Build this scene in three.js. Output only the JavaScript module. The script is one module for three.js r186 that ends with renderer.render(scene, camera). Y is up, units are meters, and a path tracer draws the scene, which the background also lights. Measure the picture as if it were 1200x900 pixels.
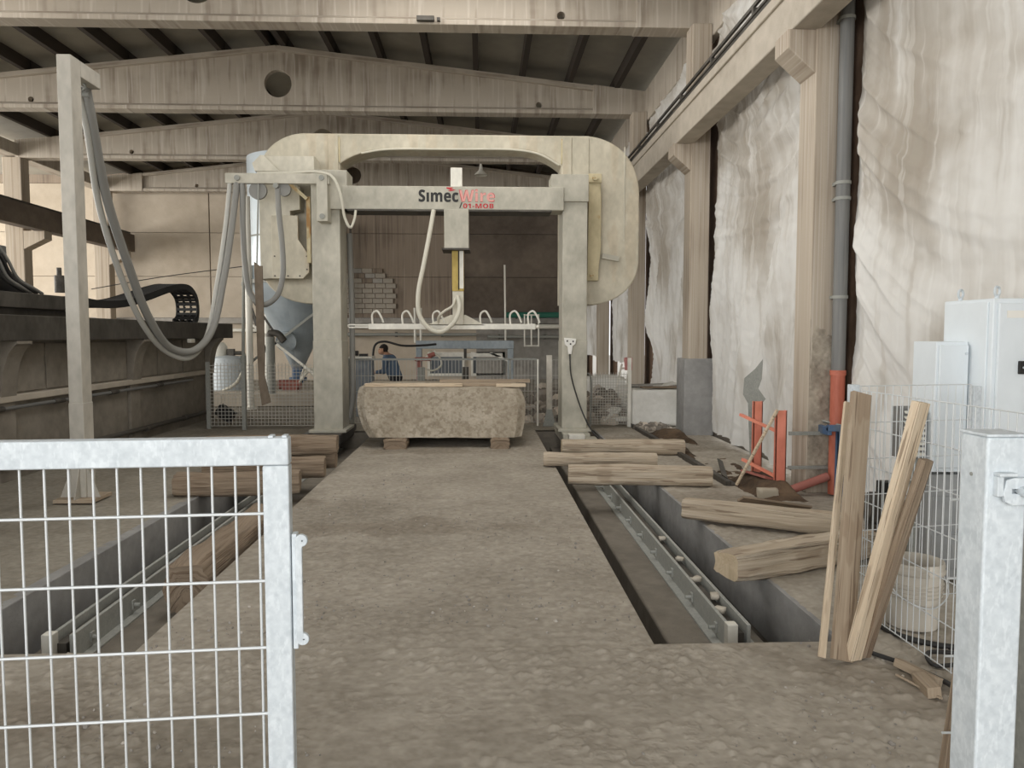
import * as THREE from 'three';
import { mergeGeometries, mergeVertices, toCreasedNormals } from 'three/addons/utils/BufferGeometryUtils.js';
import { RoundedBoxGeometry } from 'three/addons/geometries/RoundedBoxGeometry.js';
import { RectAreaLightUniformsLib } from 'three/addons/lights/RectAreaLightUniformsLib.js';
import { MarchingCubes } from 'three/addons/objects/MarchingCubes.js';

// ---------------------------------------------------------------- camera, sky, exposure
const scene = new THREE.Scene();
const camera = new THREE.PerspectiveCamera(2 * Math.atan(450 / 900) * 180 / Math.PI, 4 / 3, 0.05, 200);
camera.position.set(0, 1.6, 0);
camera.lookAt(0.3882, 0.9573, -9.965);
const renderer = new THREE.WebGLRenderer({ antialias: true });
renderer.toneMapping = THREE.LinearToneMapping;
renderer.toneMappingExposure = 1.12;
renderer.shadowMap.enabled = true;
// an even overcast sky: it enters through the open hall mouth behind the camera, the plastic sheets and the side lights
scene.background = new THREE.Color().setRGB(1.2, 1.21, 1.22);
RectAreaLightUniformsLib.init();
// daylight of the hall mouth (both aisles wide, open to the yard behind the camera)
const mouth = new THREE.RectAreaLight(new THREE.Color(1, 0.995, 0.98), 3.6, 25, 6);
mouth.position.set(-9.2, 3.3, 10); mouth.lookAt(-9.2, 3.0, -10); scene.add(mouth);
// daylight of the translucent side wall beyond the neighbouring aisle
const sideDay = new THREE.RectAreaLight(new THREE.Color(1, 0.985, 0.955), 8, 31, 5.2);
sideDay.position.set(-22.0, 3.85, -12); sideDay.lookAt(0, 3.4, -12); scene.add(sideDay);
// daylight of the two rooflight strips in the bays before the saw
for (const [x, y, q] of [[-0.4, 7.12, 3.0], [-8.3, 7.12, 1.3]]) {
  const l = new THREE.RectAreaLight(new THREE.Color(1, 0.995, 0.98), q, 3.4, 6.6); l.position.set(x, y, -8.4); l.lookAt(x, 0, -8.4); scene.add(l);
}

// ---------------------------------------------------------------- helpers
const V = (x, y, z) => new THREE.Vector3(x, y, z);
function rng(a) { return () => { a |= 0; a = a + 0x6D2B79F5 | 0; let t = Math.imul(a ^ a >>> 15, 1 | a); t = t + Math.imul(t ^ t >>> 7, 61 | t) ^ t; return ((t ^ t >>> 14) >>> 0) / 4294967296; }; }
const R = rng(7);
const rr = (a, b) => a + (b - a) * R();
const clamp = (x, a = 0, b = 1) => Math.min(b, Math.max(a, x));
const smooth = (a, b, x) => { const t = clamp((x - a) / (b - a)); return t * t * (3 - 2 * t); };
const mix = (a, b, t) => a + (b - a) * t;
const HT = new Float32Array(65536); { const r = rng(99); for (let i = 0; i < 65536; i++) HT[i] = r(); }
const hsh = (x, y, s) => HT[(Math.imul(x, 7349) ^ Math.imul(y, 19391) ^ Math.imul(s, 3917)) & 65535];
// value noise on a lattice that repeats after px, py cells
function vn(x, y, px, py, s) {
  const x0 = Math.floor(x), y0 = Math.floor(y); let fx = x - x0, fy = y - y0;
  fx = fx * fx * (3 - 2 * fx); fy = fy * fy * (3 - 2 * fy);
  const a = ((x0 % px) + px) % px, b = (a + 1) % px, c = ((y0 % py) + py) % py, d = (c + 1) % py;
  return mix(mix(hsh(a, c, s), hsh(b, c, s), fx), mix(hsh(a, d, s), hsh(b, d, s), fx), fy);
}
function fbm(u, v, fx, fy, oct, s, gain = 0.5) {
  let t = 0, a = 1, n = 0;
  for (let o = 0; o < oct; o++) { t += a * vn(u * fx, v * fy, fx, fy, s + o); n += a; a *= gain; fx *= 2; fy *= 2; }
  return t / n;
}
const free = (x, y, oct = 3, s = 0) => { let t = 0, a = 1, n = 0, f = 1; for (let o = 0; o < oct; o++) { t += a * vn(x * f, y * f, 4096, 4096, s + o); n += a; a *= 0.5; f *= 2; } return t / n; };
// textures: fn(u, v) gives [r, g, b] (sRGB 0..255) or one grey value 0..1
function tex(size, fn, metres, colour = true) {
  const d = new Uint8Array(size * size * 4);
  for (let j = 0; j < size; j++) for (let i = 0; i < size; i++) {
    const c = fn(i / size, j / size), k = (j * size + i) * 4;
    if (colour) { d[k] = clamp(c[0], 0, 255); d[k + 1] = clamp(c[1], 0, 255); d[k + 2] = clamp(c[2], 0, 255); }
    else d[k] = d[k + 1] = d[k + 2] = clamp(c * 255, 0, 255);
    d[k + 3] = 255;
  }
  const t = new THREE.DataTexture(d, size, size, THREE.RGBAFormat);
  t.wrapS = t.wrapT = THREE.RepeatWrapping; t.magFilter = THREE.LinearFilter; t.minFilter = THREE.LinearFilter;
  if (colour) t.colorSpace = THREE.SRGBColorSpace;
  t.repeat.set(1 / (metres[0] ?? metres), 1 / (metres[1] ?? metres)); t.needsUpdate = true; return t;
}
const lerp3 = (a, b, t) => [mix(a[0], b[0], t), mix(a[1], b[1], t), mix(a[2], b[2], t)];
// uv in metres, projected along the main axis of every face
function uvm(g) {
  if (g.index) g = g.toNonIndexed();
  const p = g.attributes.position, n = new Float32Array(p.count * 2), a = V(), b = V(), c = V();
  for (let i = 0; i < p.count; i += 3) {
    a.fromBufferAttribute(p, i); b.fromBufferAttribute(p, i + 1); c.fromBufferAttribute(p, i + 2);
    const q = b.clone().sub(a).cross(c.clone().sub(a)), ax = Math.abs(q.x), ay = Math.abs(q.y), az = Math.abs(q.z);
    [a, b, c].forEach((w, k) => {
      const o = (i + k) * 2;
      if (ay >= ax && ay >= az) { n[o] = w.x; n[o + 1] = w.z; } else if (ax >= az) { n[o] = w.z; n[o + 1] = w.y; } else { n[o] = w.x; n[o + 1] = w.y; }
    });
  }
  g.setAttribute('uv', new THREE.BufferAttribute(n, 2)); return g;
}
const box = (w, h, d, x = 0, y = 0, z = 0, r = 0) => {
  const g = r > 0 ? new RoundedBoxGeometry(w, h, d, 1, Math.min(r, w / 2.1, h / 2.1, d / 2.1)) : new THREE.BoxGeometry(w, h, d);
  g.translate(x, y, z); return uvm(g);
};
const span = (x0, x1, y0, y1, z0, z1, r = 0) => box(Math.abs(x1 - x0), Math.abs(y1 - y0), Math.abs(z1 - z0), (x0 + x1) / 2, (y0 + y1) / 2, (z0 + z1) / 2, r);
function along(g, a, b, roll = 0) {     // turns a piece built along +y (centred) to lie from a to b
  const d = b.clone().sub(a), q = new THREE.Quaternion().setFromUnitVectors(V(0, 1, 0), d.clone().normalize());
  const m = new THREE.Matrix4().compose(a.clone().add(b).multiplyScalar(0.5), q, V(1, 1, 1));
  if (roll) g.rotateY(roll);
  return g.applyMatrix4(m);
}
const bar = (a, b, w, t, r = 0, roll = 0) => along(r ? uvm(new RoundedBoxGeometry(w, a.distanceTo(b), t, 1, r)) : uvm(new THREE.BoxGeometry(w, a.distanceTo(b), t)), a, b, roll);
const wbar = (a, b, w, t, r = 0, roll = 0) => { const g = bar(a, b, w, t, r, roll), u = g.attributes.uv; for (let i = 0; i < u.count; i++) { const p = u.getX(i); u.setXY(i, u.getY(i) + a.x * 3, p + a.z * 2); } return g; };   // timber: grain runs along the length
const rod = (a, b, r, seg = 10, r2 = r) => along(new THREE.CylinderGeometry(r2, r, a.distanceTo(b), seg), a, b).toNonIndexed();
const tube = (pts, r, n = 40, seg = 8) => new THREE.TubeGeometry(new THREE.CatmullRomCurve3(pts), n, r, seg).toNonIndexed();
const poly = (pts, holes = []) => { const s = new THREE.Shape(pts.map(([x, y]) => new THREE.Vector2(x, y))); for (const h of holes) { const p = new THREE.Path(); if (h.length === 3 && !Array.isArray(h[0])) p.absarc(h[0], h[1], h[2], 0, Math.PI * 2, true); else p.setFromPoints(h.map(([x, y]) => new THREE.Vector2(x, y))); s.holes.push(p); } return s; };
// plate in the xy plane, from z0 - depth to z0
const plate = (shape, depth, z0 = 0, bevel = 0, cs = 12) => { const g = new THREE.ExtrudeGeometry(shape, { depth: depth - 2 * bevel, bevelEnabled: bevel > 0, bevelSize: bevel, bevelThickness: bevel, bevelOffset: -bevel, bevelSegments: 2, curveSegments: cs }); g.translate(0, 0, z0 - depth + bevel); return uvm(g); };
const lathe = (pts, seg = 24) => new THREE.LatheGeometry(pts.map(([x, y]) => new THREE.Vector2(x, y)), seg).toNonIndexed();
const clean = (g) => { const q = g.index ? g.toNonIndexed() : g; for (const k of Object.keys(q.attributes)) if (!['position', 'normal', 'uv'].includes(k)) q.deleteAttribute(k); if (!q.attributes.normal) q.computeVertexNormals(); return q; };
const join = (gs) => Array.isArray(gs) ? (gs.length === 1 ? clean(gs[0]) : mergeGeometries(gs.map(clean))) : clean(gs);
const used = {};
function numbered(n) { used[n] = (used[n] ?? 0) + 1; return used[n] === 1 ? n : n + '_' + String(used[n] - 1).padStart(3, '0'); }
function mesh(name, gs, mat, parent) {
  const m = new THREE.Mesh(join(gs), mat); m.castShadow = m.receiveShadow = true;
  if (parent) { m.name = name; parent.add(m); } else { m.name = numbered(name); scene.add(m); }
  return m;
}
function thing(name, label, category, group) { const o = new THREE.Group(); o.name = numbered(name); o.userData = { label, category }; if (group) o.userData.group = group; scene.add(o); return o; }
function tag(o, label, category, group) { o.userData = { ...o.userData, label, category }; if (group) o.userData.group = group; return o; }
function struct(name, label, category) { const o = new THREE.Group(); o.name = numbered(name); o.userData = { label, category, kind: 'structure' }; scene.add(o); return o; }
const lump = (g, amp, f, s = 0) => {     // roughens a closed indexed geometry along its normals
  g = mergeVertices((() => { const q = g.clone(); q.deleteAttribute('normal'); if (q.attributes.uv) q.deleteAttribute('uv'); return q; })(), 1e-4); g.computeVertexNormals();
  const p = g.attributes.position, n = g.attributes.normal;
  for (let i = 0; i < p.count; i++) {
    const x = p.getX(i), y = p.getY(i), z = p.getZ(i), d = amp * ((free(x * f + 50, y * f + z * f * 0.7 + 50, 3, s) + free(z * f + 90, y * f - x * f * 0.6 + 70, 3, s + 5)) - 1);
    p.setXYZ(i, x + n.getX(i) * d, y + n.getY(i) * d, z + n.getZ(i) * d);
  }
  g.computeVertexNormals(); return g;
};

// ---------------------------------------------------------------- materials
const std = (o) => new THREE.MeshStandardMaterial({ roughness: 0.8, metalness: 0, ...o });
const concreteMap = (base, var_, metres, s, blotch = 0.5, speck = 0.02) => tex(512, (u, v) => {
  const n = fbm(u, v, 3, 3, 6, s), m = fbm(u, v, 24, 24, 3, s + 11), k = (n - 0.5) * 2 * blotch + (m - 0.5) * 0.5, q = hsh(u * 512 | 0, v * 512 | 0, s) < speck ? -0.35 : 0;
  return base.map((c, i) => c + (k + q) * var_[i]);
}, metres);
const streakMap = (base, dark, light, metres, s) => tex(512, (u, v) => {
  const w = u + 0.004 * (fbm(u, v, 4, 8, 2, s) - 0.5), a = fbm(w, v, 64, 2, 3, s), b = fbm(w, v, 150, 3, 2, s + 3), n = fbm(u, v, 5, 5, 5, s + 7);
  const d = smooth(0.5, 0.8, a * 0.7 + n * 0.35) * 0.7, l = smooth(0.58, 0.8, b) * 0.6;
  let c = lerp3(base, dark, clamp(d + (n - 0.5) * 0.7)); return lerp3(c, light, l);
}, metres);
const bumpNoise = (metres, f, oct, s, size = 512) => tex(size, (u, v) => fbm(u, v, f, f, oct, s, 0.6), metres, false);
const bumpFine = bumpNoise(1.0, 10, 6, 41), bumpCoarse = bumpNoise(2.5, 9, 7, 47);
const M = {};
M.concrete = std({ map: concreteMap([176, 167, 153], [42, 42, 42], 3.1, 3), bumpMap: bumpFine, bumpScale: 0.004, roughness: 0.92 });
M.beam = std({ map: streakMap([181, 171, 157], [140, 128, 114], [203, 196, 185], [5, 2.6], 5), bumpMap: bumpFine, bumpScale: 0.003, roughness: 0.92 });
M.column = std({ map: streakMap([178, 166, 150], [148, 134, 118], [198, 190, 178], [1.9, 6], 9), bumpMap: bumpFine, bumpScale: 0.004, roughness: 0.92 });
M.footing = std({ map: concreteMap([150, 149, 147], [40, 40, 40], 1.7, 13), bumpMap: bumpFine, bumpScale: 0.005, roughness: 0.92 });
M.wallPale = std({ map: concreteMap([192, 180, 163], [34, 36, 38], 6, 17), bumpMap: bumpFine, bumpScale: 0.004, roughness: 0.93 });
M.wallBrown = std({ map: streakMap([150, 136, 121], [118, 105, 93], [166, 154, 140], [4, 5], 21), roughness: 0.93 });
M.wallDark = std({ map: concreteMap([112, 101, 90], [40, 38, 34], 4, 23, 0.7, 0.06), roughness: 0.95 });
M.wallGrey = std({ map: concreteMap([150, 146, 139], [50, 48, 46], 3, 25, 0.6, 0.05), roughness: 0.95 });
M.deck = std({ map: concreteMap([158, 154, 144], [26, 26, 24], 5, 29), roughness: 0.75 });
M.purlin = std({ color: '#3a322b', roughness: 0.8 });
// trodden stone dust: beige, crusted, with darker damp patches of their own outline
const dustMap = tex(1024, (u, v) => {
  const n = fbm(u, v, 3, 3, 6, 61), m = fbm(u, v, 14, 14, 4, 67), f = fbm(u, v, 120, 120, 2, 71), d = smooth(0.56, 0.66, fbm(u, v, 4, 4, 5, 73));
  let c = lerp3([142, 134, 121], [172, 164, 151], clamp((n - 0.5) * 1.6 + 0.5 + (m - 0.5) * 0.7));
  c = lerp3(c, [124, 114, 100], d * 0.5); return c.map((x) => x + (f - 0.5) * 30);
}, 4.2);
const dustBump = tex(1024, (u, v) => { const a = fbm(u, v, 60, 60, 4, 77, 0.6), b = smooth(0.4, 0.62, fbm(u, v, 9, 9, 3, 79)), fl = fbm(u, v, 34, 130, 3, 81); const gr = smooth(0.45, 0.85, fbm(u, v, 120, 120, 3, 85)); return clamp(0.12 + 0.28 * a + 0.22 * fl + 0.5 * gr * (0.15 + 0.85 * b) + 0.1 * fbm(u, v, 256, 256, 1, 83)); }, 4.2, false);
M.dust = std({ map: dustMap, bumpMap: dustBump, bumpScale: 0.011, roughness: 0.9 });
M.dustGrey = std({ map: dustMap, color: '#e3e4e2', bumpMap: dustBump, bumpScale: 0.007, roughness: 0.8 });
M.soil = std({ map: concreteMap([84, 68, 52], [60, 52, 44], 1.1, 87, 0.8, 0.1), bumpMap: bumpCoarse, bumpScale: 0.05, roughness: 1 });
M.pit = std({ map: concreteMap([128, 121, 110], [44, 44, 42], 2.2, 91), bumpMap: bumpFine, bumpScale: 0.006, roughness: 0.85 });
M.yard = std({ color: '#b5b0a6', roughness: 0.95 });
const galvMap = tex(512, (u, v) => {
  const n = fbm(u, v, 26, 26, 3, 101), m = fbm(u, v, 5, 5, 4, 103), sp = smooth(0.6, 0.72, fbm(u, v, 40, 14, 3, 107));
  return lerp3([190, 198, 203], [216, 223, 227], clamp((n - 0.5) * 1.1 + 0.5 + (m - 0.5) * 0.5 + sp * 0.4));
}, 0.3);
const galvRough = tex(256, (u, v) => 0.42 + 0.4 * fbm(u, v, 18, 18, 4, 111), 0.5, false);
M.galv = std({ map: galvMap, roughnessMap: galvRough, roughness: 1, metalness: 0.12 });
M.galvWire = std({ color: '#d6dadb', roughness: 0.5, metalness: 0.3 });
M.galvDull = std({ map: galvMap, color: '#b8b3a8', roughness: 0.75, metalness: 0.1 });
M.meshFar = std({ color: '#b9b6ad', roughness: 0.7, metalness: 0.2 });
const paint = (base, s, rust = 0, d = [34, 33, 32]) => tex(512, (u, v) => {
  const n = fbm(u, v, 4, 4, 6, s), m = fbm(u, v, 30, 18, 4, s + 5); let c = base.map((x, i) => x + ((n - 0.5) * 1.4 + (m - 0.5) * 0.7) * d[i]);
  if (rust) c = lerp3(c, [150, 98, 44], smooth(0.6, 0.7, fbm(u, v, 6, 3, 5, s + 9)) * rust); return c;
}, 1.6);
M.sawGrey = std({ map: paint([180, 176, 162], 121), roughness: 0.62, bumpMap: bumpFine, bumpScale: 0.0015 });
M.sawCream = std({ map: paint([196, 189, 170], 127, 0.07), roughness: 0.6 });
M.sawCreamPlain = std({ map: paint([202, 197, 181], 131), roughness: 0.6 });
M.sawRusty = std({ map: paint([196, 184, 150], 137, 0.7), roughness: 0.7 });
M.ramYellow = std({ map: paint([176, 152, 78], 139, 0.5), roughness: 0.6 });
M.postGrey = std({ map: paint([182, 177, 166], 141), roughness: 0.6 });
M.darkSteel = std({ map: paint([82, 78, 72], 143), roughness: 0.6, metalness: 0.3 });
M.black = std({ color: '#1d1c1b', roughness: 0.6 });
M.rubber = std({ color: '#83827d', roughness: 0.55 });
M.hoseLight = std({ color: '#aeada6', roughness: 0.55 });
M.hosePale = std({ color: '#c9c5b6', roughness: 0.6 });
M.cable = std({ color: '#2c2b2a', roughness: 0.6 });
M.whitePlastic = std({ color: '#e6e4dd', roughness: 0.5 });
M.dustyWhite = std({ map: paint([196, 190, 178], 431, 0, [50, 50, 50]), roughness: 0.75 });
M.locker = std({ map: paint([150, 152, 152], 433), roughness: 0.6 });
M.belt = std({ map: paint([104, 92, 78], 435), roughness: 0.85 });
M.railSteel = std({ map: galvMap, color: '#d3cdc2', roughness: 0.6, metalness: 0.1 });
M.whitePaint = std({ map: paint([222, 219, 208], 147), roughness: 0.55 });
M.cabinet = std({ map: paint([222, 229, 233], 149, 0, [8, 8, 8]), roughness: 0.45 });
M.blueGrey = std({ map: paint([158, 167, 172], 151), roughness: 0.55, metalness: 0.2 });
M.blue = std({ map: paint([74, 100, 132], 153, 0.15), roughness: 0.6 });
M.orange = std({ map: paint([226, 138, 116], 155, 0.1), roughness: 0.55 });
M.orangePipe = std({ map: paint([188, 106, 84], 157), roughness: 0.5 });
M.greyPipe = std({ map: paint([112, 112, 110], 159), roughness: 0.55 });
M.green = std({ color: '#2f6f5c', roughness: 0.6 });
M.red = std({ color: '#a2655a', roughness: 0.7 });
// timber: grain along u
const woodMap = (base, dark, light, s) => tex(512, (u, v) => {
  const w = v + 0.02 * (fbm(u, v, 3, 4, 3, s) - 0.5), g = fbm(u, w, 3, 46, 4, s + 1), c = smooth(0.68, 0.74, fbm(u, w, 4, 60, 3, s + 2)), n = fbm(u, v, 5, 4, 4, s + 3), st = smooth(0.62, 0.72, fbm(u, v, 4, 6, 4, s + 4));
  let q = lerp3(dark, light, clamp((g - 0.5) * 1.6 + 0.5)); q = lerp3(q, base, 0.35 + 0.3 * n); q = lerp3(q, [116, 94, 74], st * 0.25); return lerp3(q, [92, 74, 58], c * 0.45);
}, [1.3, 0.5]);
const woodBump = tex(512, (u, v) => { const w = v + 0.02 * (fbm(u, v, 3, 4, 3, 171) - 0.5); return fbm(u, w, 3, 60, 4, 172); }, [1.3, 0.5], false);
M.timber = std({ map: woodMap([190, 175, 154], [156, 138, 116], [214, 203, 185], 171), bumpMap: woodBump, bumpScale: 0.012, roughness: 0.9 });
M.timberDark = std({ map: woodMap([146, 129, 110], [116, 99, 81], [168, 152, 132], 181), bumpMap: woodBump, bumpScale: 0.012, roughness: 0.92 });
M.plank = std({ map: woodMap([168, 152, 131], [150, 132, 112], [184, 169, 148], 191), bumpMap: woodBump, bumpScale: 0.003, roughness: 0.85 });
M.plankPale = std({ map: woodMap([212, 194, 168], [198, 177, 150], [224, 209, 186], 195), bumpMap: woodBump, bumpScale: 0.003, roughness: 0.85 });
M.endGrain = std({ map: concreteMap([196, 178, 150], [40, 42, 44], 0.3, 197), roughness: 0.95 });
M.stone = std({ map: tex(512, (u, v) => { const a = fbm(u, v, 5, 7, 6, 201), b = fbm(u, v, 60, 60, 3, 203), c = smooth(0.52, 0.64, fbm(u, v, 30, 36, 4, 205)); return lerp3(lerp3([168, 157, 139], [190, 180, 163], clamp((a - 0.5) * 2 + 0.5)), [146, 134, 116], c * 0.55).map((x) => x + (b - 0.5) * 30); }, 1.6), bumpMap: bumpCoarse, bumpScale: 0.02, roughness: 0.95 });
M.stoneWhite = std({ map: concreteMap([226, 224, 217], [30, 30, 32], 1.4, 211), bumpMap: bumpCoarse, bumpScale: 0.02, roughness: 0.9 });
M.pebble = std({ color: '#c9c1b2', roughness: 0.95 });
M.pebbleDark = std({ color: '#9d9182', roughness: 0.95 });
// ================================================================ STRUCTURE
// ---------------------------------------------------------------- ground, floors and the two rail pits
const SL = -1.757, SR = 0.885, PL = -2.8, PR = 1.86, ZF = -3.85, ZB = -12.75;
function field(x0, x1, z0, z1, cell, h) {
  const nx = Math.max(2, Math.round(Math.abs(x1 - x0) / cell)), nz = Math.max(2, Math.round(Math.abs(z1 - z0) / cell)), g = new THREE.BufferGeometry();
  const p = new Float32Array((nx + 1) * (nz + 1) * 3), uv = new Float32Array((nx + 1) * (nz + 1) * 2), idx = [];
  for (let j = 0, k = 0; j <= nz; j++) for (let i = 0; i <= nx; i++, k++) {
    const x = mix(x0, x1, i / nx), z = mix(z0, z1, j / nz);
    p[k * 3] = x; p[k * 3 + 1] = h(x, z); p[k * 3 + 2] = z; uv[k * 2] = x; uv[k * 2 + 1] = z;
    if (i < nx && j < nz) { const a = k, b = k + 1, c = k + nx + 1, d = c + 1; idx.push(a, c, b, b, c, d); }
  }
  g.setAttribute('position', new THREE.BufferAttribute(p, 3)); g.setAttribute('uv', new THREE.BufferAttribute(uv, 2)); g.setIndex(idx); g.computeVertexNormals(); return g;
}
const clod = (x, z, c, s, keep) => {      // rounded crumbs, one at most per cell of size c
  const i0 = Math.floor(x / c), j0 = Math.floor(z / c); let h = 0;
  for (let i = i0 - 1; i <= i0 + 1; i++) for (let j = j0 - 1; j <= j0 + 1; j++) {
    const k = hsh(i, j, s); if (k > keep) continue;
    const r = c * (0.22 + 0.4 * hsh(i, j, s + 1)), dx = x - (i + hsh(i, j, s + 2)) * c, dz = z - (j + hsh(i, j, s + 3)) * c, q = 1 - (dx * dx + dz * dz) / (r * r);
    if (q > 0) h = Math.max(h, r * 0.5 * Math.sqrt(q));
  }
  return h;
};
const crust = (x, z) => {
  const patch = smooth(0.42, 0.62, free(x * 1.3 + 31, z * 1.3 + 17, 3, 3)), scab = smooth(0.66, 0.74, free(x * 5 + 9, z * 11 + 5, 2, 11));
  return 0.012 * (free(x * 0.9 + 7, z * 0.9 + 3, 2, 23) - 0.5) + Math.max(clod(x, z, 0.05, 61, 0.04 + 0.3 * patch), clod(x, z, 0.03, 71, 0.03 + 0.45 * patch)) + 0.008 * scab * free(x * 20, z * 24, 2, 29) + 0.006 * free(x * 7, z * 22, 3, 37);
};
const rim = (x, z, x0, x1, z0, z1, w = 0.05) => Math.min(smooth(0, w, x - x0), smooth(0, w, x1 - x), smooth(0, w, z - z0), smooth(0, w, z1 - z));
const floor = struct('floor', 'dusty beige concrete floor with crusted stone slurry', 'floor');
const flat = (m) => m;
mesh('apron', [field(-2.6, 3.64, ZF, -1.2, 0.0115, (x, z) => crust(x, z) * smooth(0, 0.03, z - ZF))], M.dust, floor);
mesh('apron', [field(-5.2, -2.6, ZF, -1.2, 0.03, (x, z) => crust(x, z) * smooth(0, 0.03, z - ZF))], M.dust, floor); mesh('apron', [field(-5.2, 3.64, -1.2, 1, 0.05, (x, z) => crust(x, z))], M.dust, floor);
mesh('slab', [field(SL, SR, ZB, -7, 0.03, (x, z) => crust(x, z) * 0.7 * rim(x, z, SL, SR, ZB, ZF))], M.dust, floor);
mesh('slab', [field(SL, SR, -7, ZF, 0.017, (x, z) => crust(x, z) * 0.7 * rim(x, z, SL, SR, ZB, ZF))], M.dust, floor);
mesh('side_strip', [field(PR, 3.64, -13, ZF, 0.05, (x, z) => crust(x, z) * 1.2 * rim(x, z, PR, 3.64, -13, ZF))], M.dust, floor);
mesh('side_strip', [field(-5.2, PL, -15, ZF, 0.06, (x, z) => crust(x, z) * 0.8 * rim(x, z, -5.2, PL, -15, ZF))], M.dustGrey, floor);
mesh('far_floor', [field(-5.2, 3.64, -28.5, ZB, 0.12, (x, z) => crust(x, z) * rim(x, z, -5.2, 3.64, -28.5, ZB))], M.dustGrey, floor);
mesh('far_floor', [field(-22.2, -5.2, -28.5, 4.5, 0.3, () => 0)], M.dustGrey, floor);
mesh('apron', [field(-5.2, 3.64, 1, 4.5, 0.3, () => 0)], M.dust, floor);
// solid concrete below: pit walls, ledges that carry the rails, pit bottoms
const pitParts = [span(SL, SR, -0.75, -0.012, ZB, ZF), span(-5.2, 3.64, -0.75, -0.015, ZF, 4.5), span(PR, 3.64, -0.75, -0.02, -13, ZF), span(-5.2, PL, -0.75, -0.02, -15, ZF), span(-5.2, 3.64, -0.75, -0.02, -28.5, ZB)];
mesh('pit_wall', pitParts, M.pit, floor);
mesh('pit_bottom', [span(SR, PR, -0.85, -0.7, ZB, ZF), span(PL, SL, -0.85, -0.7, ZB, ZF)], M.pit, floor);
mesh('rail_ledge', [span(1.13, 1.73, -0.7, -0.28, ZB, ZF, 0.02)], M.pit, floor);
mesh('rail_ledge', [span(-2.66, -2.05, -0.7, -0.28, ZB, ZF, 0.02)], M.pit, floor);
mesh('kerb_edge', [span(PL - 0.09, PL + 0.004, -0.5, 0.006, -15, ZF, 0.01)], M.footing, floor);
mesh('kerb_edge', [span(PR - 0.004, PR + 0.03, -0.4, 0.004, -12.7, ZF, 0.005)], M.footing, floor);
const ground = mesh('ground', [span(-60, 60, -1.1, -0.86, -60, 60)], M.yard); ground.userData = { label: 'pale yard around the hall', category: 'ground', kind: 'structure' };
const yard = mesh('ground', [span(-60, 60, -0.86, -0.03, 4.5, 60), span(3.95, 60, -0.86, -0.03, -60, 4.5)], M.yard); yard.userData = { label: 'pale yard concrete outside the hall mouth', category: 'ground', kind: 'structure' };

// ---------------------------------------------------------------- roof: tapered concrete beams, purlins, deck
const XL = -12.6, XR = 3.72, XA = -4.36, YB = 6.38, YE = 6.84, YT = 7.74;
const roofY = (x) => YT - (YT - YE) * Math.abs(x - XA) / (XR - XA);
const baysZ = [-12.4, -17.1, -21.8, -26.6, -7.7, -3.0, 1.7];
for (const [i, z] of baysZ.entries()) {
  const b = struct('roof_beam', ['streaked tapered concrete roof beam nearest the camera', 'tapered concrete roof beam with a round hole, above the saw', 'third concrete roof beam behind the saw arch', 'farthest concrete roof beam at the end wall', 'roof beam overhead', 'roof beam overhead', 'roof beam overhead'][i], 'beam');
  const holes = [[XA, 6.97, 0.29], [-9.55, 6.58, 0.06], [1.25, 6.58, 0.065]];
  mesh('web', [plate(poly([[XL, YB + 0.05], [XR, YB + 0.05], [XR, YE], [XA, YT], [XL, YE]], holes), 0.14, z + 0.07, 0, 24)], M.beam, b);
  mesh('bottom_flange', [span(XL, XR, YB, YB + 0.085, z - 0.17, z + 0.17, 0.015), bar(V(XL, YB + 0.1, z + 0.1), V(XR, YB + 0.1, z + 0.1), 0.05, 0.05, 0, 0.78)], M.beam, b);
  for (const [xa, xb] of [[XL, XA], [XA, XR]]) mesh('top_flange', [bar(V(xa, roofY(xa) - 0.05, z), V(xb, roofY(xb) - 0.05, z), 0.1, 0.36, 0.01)], M.beam, b);
  mesh('end_block', [plate(poly([[XR - 1.3, YB - 0.005], [XR, YB - 0.005], [XR, YE + 0.012], [XR - 1.3, roofY(XR - 1.3) + 0.012]]), 0.385, z + 0.1925, 0.01)], M.beam, b);
  mesh('end_block', [plate(poly([[XL, YB - 0.005], [XL + 1.3, YB - 0.005], [XL + 1.3, roofY(XL + 1.3) + 0.012], [XL, YE + 0.012]]), 0.385, z + 0.1925, 0.01)], M.beam, b);
}
const ceiling = struct('ceiling', 'dark sheet roof deck carried by purlins', 'ceiling');
M.sideLight = new THREE.MeshPhysicalMaterial({ map: concreteMap([238, 226, 202], [26, 30, 36], 3, 305), roughness: 1, transmission: 0.6, thickness: 0 });
const deckPiece = (name, xa, xb, za, zb, m, t = 0.08) => mesh(name, [bar(V(xa, roofY(xa) + 0.3, (za + zb) / 2), V(xb, roofY(xb) + 0.3, (za + zb) / 2), t, zb - za)], m, ceiling);
for (const [xa, xb, ra, rb] of [[XL - 0.5, XA, -10.1, -6.5], [XA, XR + 0.4, -2.2, 1.4]]) {
  deckPiece('deck', xa, xb, -28.7, -11.9, M.deck); deckPiece('deck', xa, xb, -4.9, 4.6, M.deck); deckPiece('deck', xa, ra, -11.9, -4.9, M.deck); deckPiece('deck', rb, xb, -11.9, -4.9, M.deck); deckPiece('rooflight', ra, rb, -11.9, -4.9, M.sideLight, 0.01);
}
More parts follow.
